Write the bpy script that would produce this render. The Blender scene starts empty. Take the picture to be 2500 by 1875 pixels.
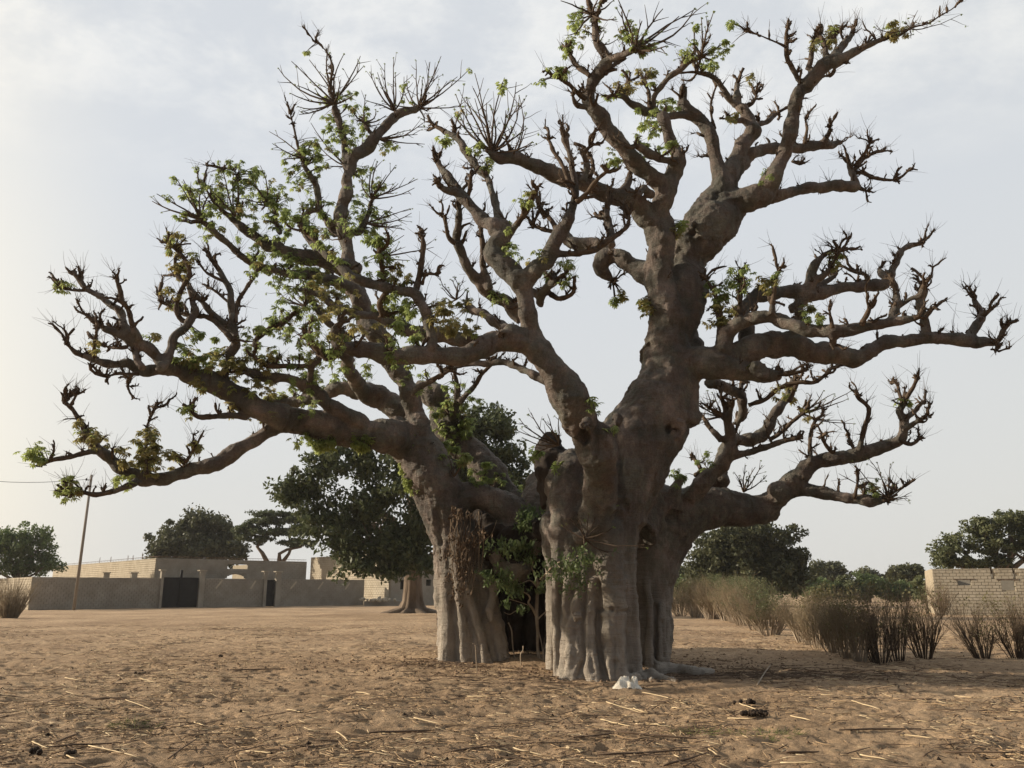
import bpy, math, random
import numpy as np
from mathutils import Vector, Matrix, Quaternion, kdtree
R = math.radians
random.seed(7); rng = np.random.default_rng(7)
S = bpy.context.scene
C = bpy.data.collections.new('scene_objects'); S.collection.children.link(C)

# ------------------------------------------------------------------ camera
FPX, CXP, CYP, HOR, EYE = 2050.0, 1250.0, 937.5, 1440.0, 1.65
PITCH = math.atan((HOR-CYP)/FPX)
cam = bpy.data.cameras.new('camera'); cam_o = bpy.data.objects.new('camera', cam); C.objects.link(cam_o)
cam.sensor_width = 36; cam.lens = FPX*36/2500; cam.clip_start = .1; cam.clip_end = 6000
cam_o.location = (0, 0, EYE); cam_o.rotation_euler = (R(90)+PITCH, 0, 0)
S.camera = cam_o
# ------------------------------------------------------------------ light
SUN_AZ = R(82)      # to the left of the view direction
SUN_EL = R(19)
to_sun = Vector((-math.sin(SUN_AZ)*math.cos(SUN_EL), math.cos(SUN_AZ)*math.cos(SUN_EL), math.sin(SUN_EL)))
sl = bpy.data.lights.new('sun', 'SUN'); sl.energy = 5.0; sl.angle = R(.8); sl.color = (1, .87, .70)
so = bpy.data.objects.new('sun', sl); C.objects.link(so); so.rotation_euler = to_sun.to_track_quat('Z', 'Y').to_euler()
so.location = to_sun*60
W = bpy.data.worlds.new('World'); S.world = W; W.use_nodes = True
nt = W.node_tree; nt.nodes.clear()
def N(nt, t, **kw):
    n = nt.nodes.new(t)
    for k, v in kw.items():
        if k.startswith('i_'): n.inputs[int(k[2:])].default_value = v
        else: setattr(n, k, v)
    return n
def L(nt, a, b): nt.links.new(a, b)
wo = N(nt, 'ShaderNodeOutputWorld'); bg = N(nt, 'ShaderNodeBackground')
bg.inputs[1].default_value = .1
sky = N(nt, 'ShaderNodeTexSky', sky_type='NISHITA', sun_disc=False)
sky.sun_elevation = SUN_EL; sky.sun_rotation = -SUN_AZ; sky.air_density = 1.2; sky.dust_density = 5; sky.ozone_density = 1
tc = N(nt, 'ShaderNodeTexCoord')
nrm = N(nt, 'ShaderNodeVectorMath', operation='NORMALIZE'); L(nt, tc.outputs['Generated'], nrm.inputs[0])
dot = N(nt, 'ShaderNodeVectorMath', operation='DOT_PRODUCT'); L(nt, nrm.outputs[0], dot.inputs[0]); dot.inputs[1].default_value = Vector((-math.sin(R(72)), math.cos(R(72)), .12)).normalized()   # the glow of the dust under the sun
# thin dusty haze: centred ahead of the view, dimmed behind the camera to deepen frontal shade
glow = Vector((-math.sin(R(8)), math.cos(R(8)), .25)).normalized()
dg_ = N(nt, 'ShaderNodeVectorMath', operation='DOT_PRODUCT'); L(nt, nrm.outputs[0], dg_.inputs[0]); dg_.inputs[1].default_value = glow
ramp = N(nt, 'ShaderNodeValToRGB')
mr = N(nt, 'ShaderNodeMapRange'); mr.inputs[1].default_value = -1; mr.inputs[2].default_value = 1
L(nt, dg_.outputs['Value'], mr.inputs[0]); L(nt, mr.outputs[0], ramp.inputs[0])
el = ramp.color_ramp.elements
el[0].position = 0; el[0].color = (.20, .22, .26, 1)
el[1].position = 1; el[1].color = (.66, .69, .73, 1)
for p, c in ((.35, (.26, .285, .33)), (.55, (.46, .49, .545)), (.68, (.645, .665, .68)), (.86, (.66, .685, .71))):
    e = ramp.color_ramp.elements.new(p); e.color = (*c, 1)
sw = N(nt, 'ShaderNodeMapRange', interpolation_type='SMOOTHSTEP'); sw.inputs[1].default_value = .64; sw.inputs[2].default_value = 1.0; L(nt, dot.outputs['Value'], sw.inputs[0])
wa = N(nt, 'ShaderNodeMix', data_type='RGBA', blend_type='MULTIPLY'); L(nt, sw.outputs[0], wa.inputs[0]); L(nt, ramp.outputs[0], wa.inputs[6]); wa.inputs[7].default_value = (1.85, 1.62, 1.22, 1)
sep = N(nt, 'ShaderNodeSeparateXYZ'); L(nt, nrm.outputs[0], sep.inputs[0])
hz = N(nt, 'ShaderNodeMapRange'); hz.inputs[1].default_value = 0; hz.inputs[2].default_value = .42; hz.inputs[3].default_value = 1; hz.inputs[4].default_value = 0
L(nt, sep.outputs[2], hz.inputs[0])
tint = N(nt, 'ShaderNodeMix', data_type='RGBA', blend_type='MULTIPLY'); L(nt, hz.outputs[0], tint.inputs[0]); L(nt, wa.outputs[2], tint.inputs[6]); tint.inputs[7].default_value = (1.07, 1.02, .93, 1)
# soft cloud veil, stretched
dv = N(nt, 'ShaderNodeMath', operation='ADD'); L(nt, sep.outputs[2], dv.inputs[0]); dv.inputs[1].default_value = .25
pl = N(nt, 'ShaderNodeVectorMath', operation='DIVIDE'); L(nt, nrm.outputs[0], pl.inputs[0])
cmb = N(nt, 'ShaderNodeCombineXYZ'); [L(nt, dv.outputs[0], cmb.inputs[i]) for i in range(3)]; L(nt, cmb.outputs[0], pl.inputs[1])
mp = N(nt, 'ShaderNodeMapping'); mp.inputs['Scale'].default_value = (2.6, 3.0, 1.0); mp.inputs['Location'].default_value = (4.5, 2.3, 0); L(nt, pl.outputs[0], mp.inputs[0])
nz = N(nt, 'ShaderNodeTexNoise'); nz.inputs['Scale'].default_value = 1.7; nz.inputs['Detail'].default_value = 9; nz.inputs['Roughness'].default_value = .64; nz.inputs['Distortion'].default_value = .15
L(nt, mp.outputs[0], nz.inputs[0])
cr = N(nt, 'ShaderNodeMapRange', interpolation_type='SMOOTHSTEP'); cr.inputs[1].default_value = .40; cr.inputs[2].default_value = .66; L(nt, nz.outputs[0], cr.inputs[0])
hi = N(nt, 'ShaderNodeMapRange'); hi.inputs[1].default_value = .42; hi.inputs[2].default_value = .55; L(nt, sep.outputs[2], hi.inputs[0])
cm = N(nt, 'ShaderNodeMath', operation='MULTIPLY'); L(nt, cr.outputs[0], cm.inputs[0]); L(nt, hi.outputs[0], cm.inputs[1])
cl = N(nt, 'ShaderNodeMix', data_type='RGBA', blend_type='MULTIPLY'); L(nt, cm.outputs[0], cl.inputs[0]); L(nt, tint.outputs[2], cl.inputs[6]); cl.inputs[7].default_value = (1.30, 1.25, 1.17, 1)
sc = N(nt, 'ShaderNodeMix', data_type='RGBA', blend_type='MULTIPLY'); sc.inputs[0].default_value = 1; L(nt, cl.outputs[2], sc.inputs[6]); sc.inputs[7].default_value = (9.0, 9.0, 9.0, 1)
mx = N(nt, 'ShaderNodeMix', data_type='RGBA'); mx.inputs[0].default_value = .9; L(nt, sky.outputs[0], mx.inputs[6]); L(nt, sc.outputs[2], mx.inputs[7])
L(nt, mx.outputs[2], bg.inputs[0]); L(nt, bg.outputs[0], wo.inputs[0])
S.view_settings.view_transform = 'Standard'; S.view_settings.look = 'None'; S.view_settings.exposure = .30; S.view_settings.gamma = 1
S.render.engine = 'CYCLES'

# ------------------------------------------------------------------ helpers
FWD = Vector((0, math.cos(PITCH), math.sin(PITCH))); UPV = Vector((0, -math.sin(PITCH), math.cos(PITCH))); CAMP = Vector((0, 0, EYE))
def ray(px, py): return Vector((1, 0, 0))*((px-CXP)/FPX)+UPV*((CYP-py)/FPX)+FWD
def P(px, py, Y):                                  # photo pixel seen at world distance Y
    d = ray(px, py); return CAMP+d*(Y/d.y)
def G(px, py, z=0.):                               # photo pixel on the ground
    d = ray(px, py); return CAMP+d*((z-EYE)/d.z)
def PX(p):
    v = p-CAMP; w = v.dot(FWD); return (CXP+FPX*v.x/w, CYP-FPX*v.dot(UPV)/w, w)
def wr(r, p): return r*(p-CAMP).dot(FWD)/FPX
CR = {'A': (0, 600, .36166), 'B': (350, 50, .36166), 'C': (600, 500, .36166), 'D': (1000, 150, .36166), 'E': (1300, 0, .36166),
      'F': (1700, 0, .36166), 'G': (1600, 550, .40687), 'H': (1000, 1000, .36166), 'O': (0, 0, 1.1302), 'N': (0, 0, 1.)}

def mesh_obj(name, verts, faces, mat=None, parent=None, smooth=True, mats=None):
    me = bpy.data.meshes.new(name)
    me.from_pydata([tuple(v) for v in verts], [], faces)
    if mat: me.materials.append(mat)
    if smooth: me.shade_smooth()
    o = bpy.data.objects.new(name, me); C.objects.link(o)
    if parent: o.parent = parent; o.matrix_parent_inverse = Matrix.Translation(parent.location).inverted() if not any(parent.rotation_euler) else parent.matrix_world.inverted()
    return o
def np_mesh(name, V, F, mat, smooth=False):        # V (n,3), F (m,k) one face size
    me = bpy.data.meshes.new(name); n = len(V); m, k = F.shape
    me.vertices.add(n); me.vertices.foreach_set('co', np.ascontiguousarray(V, dtype=np.float32).ravel())
    me.loops.add(m*k); me.loops.foreach_set('vertex_index', np.ascontiguousarray(F, dtype=np.int32).ravel())
    me.polygons.add(m); me.polygons.foreach_set('loop_start', np.arange(0, m*k, k, dtype=np.int32))
    try: me.polygons.foreach_set('loop_total', np.full(m, k, dtype=np.int32))
    except Exception: pass
    me.update(calc_edges=True)
    if mat: me.materials.append(mat)
    if smooth: me.shade_smooth()
    return me
def link(name, me, parent=None):
    o = bpy.data.objects.new(name, me); C.objects.link(o)
    if parent: o.parent = parent; o.matrix_parent_inverse = Matrix.Translation(-parent.location)
    return o
def tag(o, label=None, cat=None, group=None, kind=None):
    if label: o['label'] = label
    if cat: o['category'] = cat
    if group: o['group'] = group
    if kind: o['kind'] = kind
    return o
def empty(name, loc, label, cat, group=None):
    o = bpy.data.objects.new(name, None); C.objects.link(o); o.location = loc; o.empty_display_size = .3
    return tag(o, label, cat, group)
class MB:
    def __init__(s): s.v = []; s.f = []
    def tube(s, pts, rad, n=8, cap=True, oval=None, jit=0):
        b = len(s.v); m = len(pts); side = None
        for i in range(m):
            t = (pts[min(i+1, m-1)]-pts[max(i-1, 0)])
            if t.length < 1e-9: t = Vector((0, 0, 1))
            t.normalize()
            if side is None:
                side = t.cross(Vector((0, 1, 0)));
                if side.length < .2: side = t.cross(Vector((1, 0, 0)))
            side = (side-t*side.dot(t)).normalized(); up = t.cross(side)
            for k in range(n):
                a = 2*math.pi*k/n; r = rad[i]*(1+(random.uniform(-jit, jit) if jit else 0))
                s.v.append(pts[i]+side*(r*math.cos(a))+up*(r*math.sin(a)))
        for i in range(m-1):
            for k in range(n):
                a = b+i*n+k; c = b+i*n+(k+1) % n
                s.f.append((a, c, c+n, a+n))
        if cap:
            s.f.append(tuple(b+k for k in range(n-1, -1, -1))); s.f.append(tuple(b+(m-1)*n+k for k in range(n)))
    def box(s, c, sx, sy, sz, rot=None, bev=0):
        b = len(s.v); rot = rot or Matrix.Identity(3); c = Vector(c)
        for x in (-1, 1):
            for y in (-1, 1):
                for z in (-1, 1): s.v.append(c+rot@Vector((x*sx/2, y*sy/2, z*sz/2)))
        for q in ((0, 1, 3, 2), (4, 6, 7, 5), (0, 4, 5, 1), (2, 3, 7, 6), (0, 2, 6, 4), (1, 5, 7, 3)): s.f.append(tuple(b+i for i in q))
    def blob(s, c, r, sc=(1, 1, 1), nu=10, nv=7, j=.15):
        b = len(s.v); c = Vector(c)
        for i in range(1, nv):
            th = math.pi*i/nv
            for k in range(nu):
                ph = 2*math.pi*k/nu; q = r*(1+random.uniform(-j, j))
                s.v.append(c+Vector((q*sc[0]*math.sin(th)*math.cos(ph), q*sc[1]*math.sin(th)*math.sin(ph), q*sc[2]*math.cos(th))))
        t = len(s.v); s.v.append(c+Vector((0, 0, r*sc[2]))); s.v.append(c-Vector((0, 0, r*sc[2])))
        for i in range(nv-2):
            for k in range(nu):
                a = b+i*nu+k; d = b+i*nu+(k+1) % nu; s.f.append((a, a+nu, d+nu, d))
        for k in range(nu):
            s.f.append((t, b+k, b+(k+1) % nu)); s.f.append((t+1, b+(nv-2)*nu+(k+1) % nu, b+(nv-2)*nu+k))
    def build(s, name, mat, parent=None, smooth=True): return mesh_obj(name, s.v, s.f, mat, parent, smooth)

# vectorised value noise
_tab = np.random.default_rng(3).random(4096).astype(np.float32)
def vnoise(p):
    p = np.asarray(p, dtype=np.float32); i = np.floor(p).astype(np.int64); f = p-i; f = f*f*(3-2*f)
    def h(a, b, c): return _tab[((a*73856093) ^ (b*19349663) ^ (c*83492791)) & 4095]
    x, y, z = i[:, 0], i[:, 1], i[:, 2]; fx, fy, fz = f[:, 0], f[:, 1], f[:, 2]
    def lx(yy, zz): return h(x, yy, zz)*(1-fx)+h(x+1, yy, zz)*fx
    a = lx(y, z)*(1-fy)+lx(y+1, z)*fy; b = lx(y, z+1)*(1-fy)+lx(y+1, z+1)*fy
    return (a*(1-fz)+b*fz)*2-1
def fbm(p, o=4, g=.5):
    s = 0; a = 1
    for k in range(o): s = s+a*vnoise(p*(2**k)+k*17.3); a *= g
    return s

# ------------------------------------------------------------------ materials
def pmat(name, c1, c2=None, scale=3, rough=.9, bump=.3, bscale=None, detail=8, mapscale=(1, 1, 1), lo=.35, hi=.65, spec=.15):
    m = bpy.data.materials.new(name); m.use_nodes = True; t = m.node_tree; b = t.nodes['Principled BSDF']
    b.inputs['Roughness'].default_value = rough; b.inputs['Specular IOR Level'].default_value = spec
    tcn = N(t, 'ShaderNodeTexCoord'); mpn = N(t, 'ShaderNodeMapping'); mpn.inputs['Scale'].default_value = mapscale
    geo = N(t, 'ShaderNodeNewGeometry'); L(t, geo.outputs['Position'], mpn.inputs[0])
    n1 = N(t, 'ShaderNodeTexNoise'); n1.inputs['Scale'].default_value = scale; n1.inputs['Detail'].default_value = detail; n1.inputs['Roughness'].default_value = .65
    L(t, mpn.outputs[0], n1.inputs[0])
    rp = N(t, 'ShaderNodeValToRGB'); rp.color_ramp.elements[0].position = lo; rp.color_ramp.elements[1].position = hi
    rp.color_ramp.elements[0].color = (*c1, 1); rp.color_ramp.elements[1].color = (*(c2 or c1), 1)
    L(t, n1.outputs[0], rp.inputs[0]); L(t, rp.outputs[0], b.inputs['Base Color'])
    if bump:
        n2 = N(t, 'ShaderNodeTexNoise'); n2.inputs['Scale'].default_value = bscale or scale*6; n2.inputs['Detail'].default_value = 8; n2.inputs['Roughness'].default_value = .7
        L(t, mpn.outputs[0], n2.inputs[0]); bp = N(t, 'ShaderNodeBump'); bp.inputs['Strength'].default_value = bump; bp.inputs['Distance'].default_value = .03
        L(t, n2.outputs[0], bp.inputs['Height']); L(t, bp.outputs[0], b.inputs['Normal'])
    m['rp'] = 1
    return m
def leafmat(name, c1, c2, tr=.45):
    m = bpy.data.materials.new(name); m.use_nodes = True; t = m.node_tree; t.nodes.remove(t.nodes['Principled BSDF']); out = t.nodes['Material Output']
    oi = N(t, 'ShaderNodeObjectInfo'); geo = N(t, 'ShaderNodeNewGeometry')
    n1 = N(t, 'ShaderNodeTexNoise'); n1.inputs['Scale'].default_value = 1.7; n1.inputs['Detail'].default_value = 5; L(t, geo.outputs['Position'], n1.inputs[0])
    ad = N(t, 'ShaderNodeMath', operation='ADD'); L(t, n1.outputs[0], ad.inputs[0])
    rs = N(t, 'ShaderNodeMath', operation='MULTIPLY'); L(t, geo.outputs['Random Per Island'], rs.inputs[0]); rs.inputs[1].default_value = .3; L(t, rs.outputs[0], ad.inputs[1])
    mrn = N(t, 'ShaderNodeMapRange'); mrn.inputs[1].default_value = .45; mrn.inputs[2].default_value = .9; L(t, ad.outputs[0], mrn.inputs[0])
    mxn = N(t, 'ShaderNodeMix', data_type='RGBA'); mxn.inputs[6].default_value = (*c1, 1); mxn.inputs[7].default_value = (*c2, 1); L(t, mrn.outputs[0], mxn.inputs[0])
    d = N(t, 'ShaderNodeBsdfPrincipled'); d.inputs['Roughness'].default_value = .55; d.inputs['Specular IOR Level'].default_value = .3
    tl = N(t, 'ShaderNodeBsdfTranslucent'); ms = N(t, 'ShaderNodeMixShader'); ms.inputs[0].default_value = tr
    L(t, mxn.outputs[2], d.inputs['Base Color']); L(t, mxn.outputs[2], tl.inputs[0]); L(t, d.outputs[0], ms.inputs[1]); L(t, tl.outputs[0], ms.inputs[2]); L(t, ms.outputs[0], out.inputs[0])
    return m
def bark_material():
    m = bpy.data.materials.new('baobab_bark'); m.use_nodes = True; t = m.node_tree; b = t.nodes['Principled BSDF']
    b.inputs['Roughness'].default_value = .72; b.inputs['Specular IOR Level'].default_value = .25
    geo = N(t, 'ShaderNodeNewGeometry')
    def noise(sc, ms=(1, 1, 1), det=8, rg=.6, dist=0):
        mm = N(t, 'ShaderNodeMapping'); mm.inputs['Scale'].default_value = ms; L(t, geo.outputs['Position'], mm.inputs[0])
        n = N(t, 'ShaderNodeTexNoise'); n.inputs['Scale'].default_value = sc; n.inputs['Detail'].default_value = det; n.inputs['Roughness'].default_value = rg; n.inputs['Distortion'].default_value = dist
        L(t, mm.outputs[0], n.inputs[0]); return n
    a = noise(1.3, (1, 1, .6), 12, .72); rp = N(t, 'ShaderNodeValToRGB'); e = rp.color_ramp.elements
    e[0].position = .33; e[0].color = (.084, .076, .070, 1); e[1].position = .66; e[1].color = (.300, .270, .240, 1)
    x = e.new(.5); x.color = (.165, .148, .132, 1); L(t, a.outputs[0], rp.inputs[0])
    f = noise(34, (1, 1, 1), 10, .75); fr = N(t, 'ShaderNodeMapRange'); fr.inputs[1].default_value = .3; fr.inputs[2].default_value = .75; fr.inputs[3].default_value = .55; fr.inputs[4].default_value = 1.3; L(t, f.outputs[0], fr.inputs[0])
    mu = N(t, 'ShaderNodeMix', data_type='RGBA', blend_type='MULTIPLY'); mu.inputs[0].default_value = 1; L(t, rp.outputs[0], mu.inputs[6]); L(t, fr.outputs[0], mu.inputs[7])
    hp = noise(2.4, (1, 1, .8), 10, .7); hr_ = N(t, 'ShaderNodeMapRange'); hr_.inputs[1].default_value = .42; hr_.inputs[2].default_value = .58; L(t, hp.outputs[0], hr_.inputs[0])
    hm_ = N(t, 'ShaderNodeMix', data_type='RGBA', blend_type='MULTIPLY'); hm_.inputs[0].default_value = 1; hc_ = N(t, 'ShaderNodeMix', data_type='RGBA'); L(t, hr_.outputs[0], hc_.inputs[0]); hc_.inputs[6].default_value = (.80, .84, .76, 1); hc_.inputs[7].default_value = (1.14, 1.0, .93, 1)
    L(t, mu.outputs[2], hm_.inputs[6]); L(t, hc_.outputs[2], hm_.inputs[7]); mu = hm_
    # vertical drip stains
    st = noise(6, (1, 1, .12), 6, .6); sr = N(t, 'ShaderNodeMapRange'); sr.inputs[1].default_value = .58; sr.inputs[2].default_value = .72; L(t, st.outputs[0], sr.inputs[0])
    m2 = N(t, 'ShaderNodeMix', data_type='RGBA', blend_type='MULTIPLY'); L(t, sr.outputs[0], m2.inputs[0]); L(t, mu.outputs[2], m2.inputs[6]); m2.inputs[7].default_value = (.62, .56, .5, 1)
    # pale rubbed bark and dust towards the foot
    sp = N(t, 'ShaderNodeSeparateXYZ'); L(t, geo.outputs['Position'], sp.inputs[0])
    zr = N(t, 'ShaderNodeMapRange'); zr.inputs[1].default_value = 3.0; zr.inputs[4].default_value = 1.8; zr.inputs[2].default_value = .0; L(t, sp.outputs[2], zr.inputs[0])
    pn = noise(3.2, (1, 1, .6), 7, .65); pm = N(t, 'ShaderNodeMath', operation='MULTIPLY'); L(t, zr.outputs[0], pm.inputs[0]); L(t, pn.outputs[0], pm.inputs[1])
    m3 = N(t, 'ShaderNodeMix', data_type='RGBA'); L(t, pm.outputs[0], m3.inputs[0]); L(t, m2.outputs[2], m3.inputs[6]); m3.inputs[7].default_value = (.46, .40, .325, 1)
    L(t, m3.outputs[2], b.inputs['Base Color'])
    w = noise(7, (.35, .35, 3.2), 6, .6, .6); w2 = noise(11, (1.2, 1.2, .3), 10, .72); w3 = noise(45, (1, 1, 1), 8, .8)
    s1 = N(t, 'ShaderNodeMath', operation='MULTIPLY_ADD'); L(t, w2.outputs[0], s1.inputs[0]); s1.inputs[1].default_value = 1.1; L(t, w.outputs[0], s1.inputs[2])
    s2 = N(t, 'ShaderNodeMath', operation='MULTIPLY_ADD'); L(t, w3.outputs[0], s2.inputs[0]); s2.inputs[1].default_value = .6; L(t, s1.outputs[0], s2.inputs[2])
    bp = N(t, 'ShaderNodeBump'); bp.inputs['Strength'].default_value = .9; bp.inputs['Distance'].default_value = .07; L(t, s2.outputs[0], bp.inputs['Height']); L(t, bp.outputs[0], b.inputs['Normal'])
    return m
M = {}
M['bark'] = bark_material()
M['char_and_shade'] = pmat('char_and_hollow_shade', (.020, .016, .013), (.055, .042, .033), 3, .9, .6, 18, mapscale=(1, 1, .4))  # burnt stump; on the hollow walls the near-black stands in for deep shade
M['spur'] = pmat('spur_bark', (.055, .040, .029), (.125, .09, .062), 5, .85, .5, 40)
M['twig'] = pmat('dry_twig', (.15, .11, .075), (.24, .18, .12), 5, .85, 0)
M['leaf_g'] = leafmat('leaf_green', (.20, .26, .085), (.34, .40, .15), .6)
M['leaf_b'] = leafmat('leaf_fresh', (.25, .31, .09), (.42, .47, .18), .62)
M['leaf_y'] = leafmat('leaf_turning', (.22, .23, .08), (.40, .33, .14), .55)
M['tree_dark'] = leafmat('foliage_dark', (.055, .062, .030), (.13, .135, .066), .3)
M['tree_mid'] = leafmat('foliage_mid', (.06, .08, .035), (.12, .14, .065), .3)
M['tree_green'] = leafmat('foliage_green', (.08, .12, .045), (.17, .21, .085), .4)
M['tree_olive'] = leafmat('foliage_olive', (.085, .10, .045), (.16, .17, .08), .35)
M['bgbark'] = pmat('tree_bark', (.10, .075, .055), (.22, .17, .125), 2, .9, .6, 12, mapscale=(1, 1, .3))
M['stem_pale'] = pmat('shrub_stem', (.24, .19, .135), (.40, .33, .25), 3, .85, 0)
M['stem_brown'] = pmat('shrub_twig', (.20, .155, .10), (.31, .25, .165), 3, .9, 0)
M['concrete'] = pmat('cement_and_shaded_block', (.27, .24, .19), (.36, .325, .265), .8, .95, .25, 9)  # plain cement, and block faces turned from the sun, their shade in the colour
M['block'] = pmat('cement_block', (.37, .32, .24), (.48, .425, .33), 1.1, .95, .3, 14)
M['mortar'] = pmat('mortar', (.29, .245, .175), (.36, .31, .23), 2, .95, .3, 20)
M['black'] = pmat('gate_paint', (.012, .012, .014), (.02, .02, .022), 3, .5, 0)
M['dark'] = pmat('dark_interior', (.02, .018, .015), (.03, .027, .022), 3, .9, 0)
M['pole'] = pmat('pole_wood', (.22, .19, .15), (.34, .30, .25), 3, .9, .3, 20, mapscale=(1, 1, .1))
M['metal'] = pmat('rusty_rebar', (.10, .06, .04), (.17, .11, .08), 5, .8, 0)
M['pale'] = pmat('pale_strip', (.45, .38, .28), (.55, .47, .36), 3, .9, 0)  # even pale tone for the diagonal strips on the compound wall
M['cloth'] = pmat('dirty_cloth', (.60, .53, .42), (.84, .79, .68), 6, .9, .3, 60)
M['straw'] = pmat('straw', (.50, .38, .22), (.72, .58, .37), 4, .7, 0)
M['straw_dim'] = pmat('straw_old', (.28, .19, .11), (.45, .32, .19), 4, .8, 0)
M['stick'] = pmat('dead_stick', (.09, .062, .042), (.18, .125, .085), 4, .9, 0)
M['dung'] = pmat('dung', (.03, .022, .017), (.06, .043, .03), 9, .9, .5, 60)
M['dry_leaf'] = pmat('dry_leaf', (.075, .052, .034), (.16, .11, .07), 5, .9, 0)
M['shrub_leaf'] = leafmat('shrub_leaf', (.12, .105, .05), (.22, .20, .09), .35)
M['litter'] = pmat('leaf_litter', (.13, .085, .055), (.26, .18, .115), 5, .9, 0)
M['grass'] = pmat('green_weed', (.08, .10, .035), (.20, .19, .08), 5, .8, 0)
M['stem_dark'] = pmat('dark_twig', (.12, .09, .06), (.22, .165, .11), 3, .9, 0)

# ------------------------------------------------------------------ ground
def ground_material():
    m = bpy.data.materials.new('sandy_soil'); m.use_nodes = True; t = m.node_tree; b = t.nodes['Principled BSDF']
    b.inputs['Roughness'].default_value = .95; b.inputs['Specular IOR Level'].default_value = .1
    geo = N(t, 'ShaderNodeNewGeometry')
    def noise(sc, det=8, rg=.6, ms=(1, 1, 1)):
        mm = N(t, 'ShaderNodeMapping'); mm.inputs['Scale'].default_value = ms; L(t, geo.outputs['Position'], mm.inputs[0])
        n = N(t, 'ShaderNodeTexNoise'); n.inputs['Scale'].default_value = sc; n.inputs['Detail'].default_value = det; n.inputs['Roughness'].default_value = rg; L(t, mm.outputs[0], n.inputs[0]); return n
    a = noise(.22, 10, .65); rp = N(t, 'ShaderNodeValToRGB'); e = rp.color_ramp.elements
    e[0].position = .36; e[0].color = (.35, .24, .148, 1); e[1].position = .64; e[1].color = (.55, .395, .25, 1); L(t, a.outputs[0], rp.inputs[0])
    f = noise(5, 12, .8); fr = N(t, 'ShaderNodeMapRange'); fr.inputs[1].default_value = .32; fr.inputs[2].default_value = .68; fr.inputs[3].default_value = .55; fr.inputs[4].default_value = 1.22; L(t, f.outputs[0], fr.inputs[0])
    mu = N(t, 'ShaderNodeMix', data_type='RGBA', blend_type='MULTIPLY'); mu.inputs[0].default_value = 1; L(t, rp.outputs[0], mu.inputs[6]); L(t, fr.outputs[0], mu.inputs[7])
    # crumbs of rotted litter
    c = noise(38, 5, .7, (.55, 1.3, 1)); ccr = N(t, 'ShaderNodeMapRange'); ccr.inputs[1].default_value = .60; ccr.inputs[2].default_value = .66; L(t, c.outputs[0], ccr.inputs[0])
    cm_ = N(t, 'ShaderNodeMath', operation='MULTIPLY'); L(t, ccr.outputs[0], cm_.inputs[0]); cm_.inputs[1].default_value = .6
    m2 = N(t, 'ShaderNodeMix', data_type='RGBA'); L(t, cm_.outputs[0], m2.inputs[0]); L(t, mu.outputs[2], m2.inputs[6]); m2.inputs[7].default_value = (.13, .075, .042, 1)
    L(t, m2.outputs[2], b.inputs['Base Color'])
    n2 = noise(9, 10, .75); bp = N(t, 'ShaderNodeBump'); bp.inputs['Strength'].default_value = 1; bp.inputs['Distance'].default_value = .10; L(t, n2.outputs[0], bp.inputs['Height']); L(t, bp.outputs[0], b.inputs['Normal'])
    return m
def gheight(x, y):
    p = np.stack([x, y, np.zeros_like(x)], 1)
    d = np.sqrt(x*x+y*y); fade = np.clip((70-d)/50, 0, 1)
    h = .045*fbm(p*np.array([.5, .5, 1])+5, 3)
    h = h+fade*(  .030*fbm(p*np.array([3.1, 4.6, 1])+9, 4, .62))
    pit = vnoise(p*5.2+31); h = h-fade*.05*np.clip(pit-.35, 0, 1)*2
    return h
nA = 700; nB = 60
ang = np.concatenate([np.linspace(-R(41), R(41), nA), np.linspace(R(41), 2*math.pi-R(41), nB+2)[1:-1]])
rad = np.concatenate([[.4, 1.5, 3, 4.5], np.geomspace(5.5, 60, 640), np.geomspace(63, 900, 60)])
AA, RR = np.meshgrid(ang, rad); gx = (RR*np.sin(AA)).ravel(); gy = (RR*np.cos(AA)).ravel()
gz = gheight(gx, gy)
# the soil heap at the mouth of the hollow
mp_ = G(1290, 1618); gz += .16*np.exp(-((gx-mp_.x)**2/.8+(gy-mp_.y)**2/1.2))
na = len(ang); nr = len(rad); idx = np.arange(na*nr).reshape(nr, na)
F = np.stack([idx[:-1], np.roll(idx, -1, 1)[:-1], np.roll(idx, -1, 1)[1:], idx[1:]], -1).reshape(-1, 4)
gm = np_mesh('ground', np.stack([gx, gy, gz], 1), F[:, ::-1], ground_material(), True)
tag(link('ground', gm), kind='structure')
_gl = {}
def gz_at(x, y): return float(gheight(np.array([x]), np.array([y]))[0])

# ------------------------------------------------------------------ baobab
# (crop, part, depth0, depth1, points x,y,radius)
B = []
def br(c, part, d0, d1, pts): B.append((c, part, d0, d1, pts))
# trunks
br('N', 'trunk_front', 17.6, 17.6, [(1468, 1720, 122), (1465, 1640, 112), (1462, 1550, 106), (1460, 1450, 104), (1458, 1330, 106), (1470, 1250, 108), (1500, 1170, 106), (1545, 1100, 100), (1590, 1030, 92), (1615, 960, 78)])
br('N', 'trunk_front', 17.1, 17.1, [(1368, 1700, 17), (1368, 1600, 15), (1366, 1500, 15), (1364, 1400, 18), (1368, 1320, 26), (1385, 1260, 40)])
br('N', 'trunk_front', 16.9, 17.15, [(1372, 1690, 16), (1393, 1640, 15), (1396, 1560, 17), (1396, 1450, 16), (1402, 1390, 24)])
br('N', 'trunk_front', 16.75, 17.0, [(1400, 1680, 20), (1414, 1620, 16), (1420, 1520, 15), (1422, 1430, 15), (1430, 1380, 24)])
br('N', 'trunk_front', 16.62, 17.0, [(1458, 1700, 34), (1450, 1655, 24), (1444, 1590, 18), (1443, 1500, 17), (1443, 1420, 18), (1450, 1380, 30)])
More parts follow.
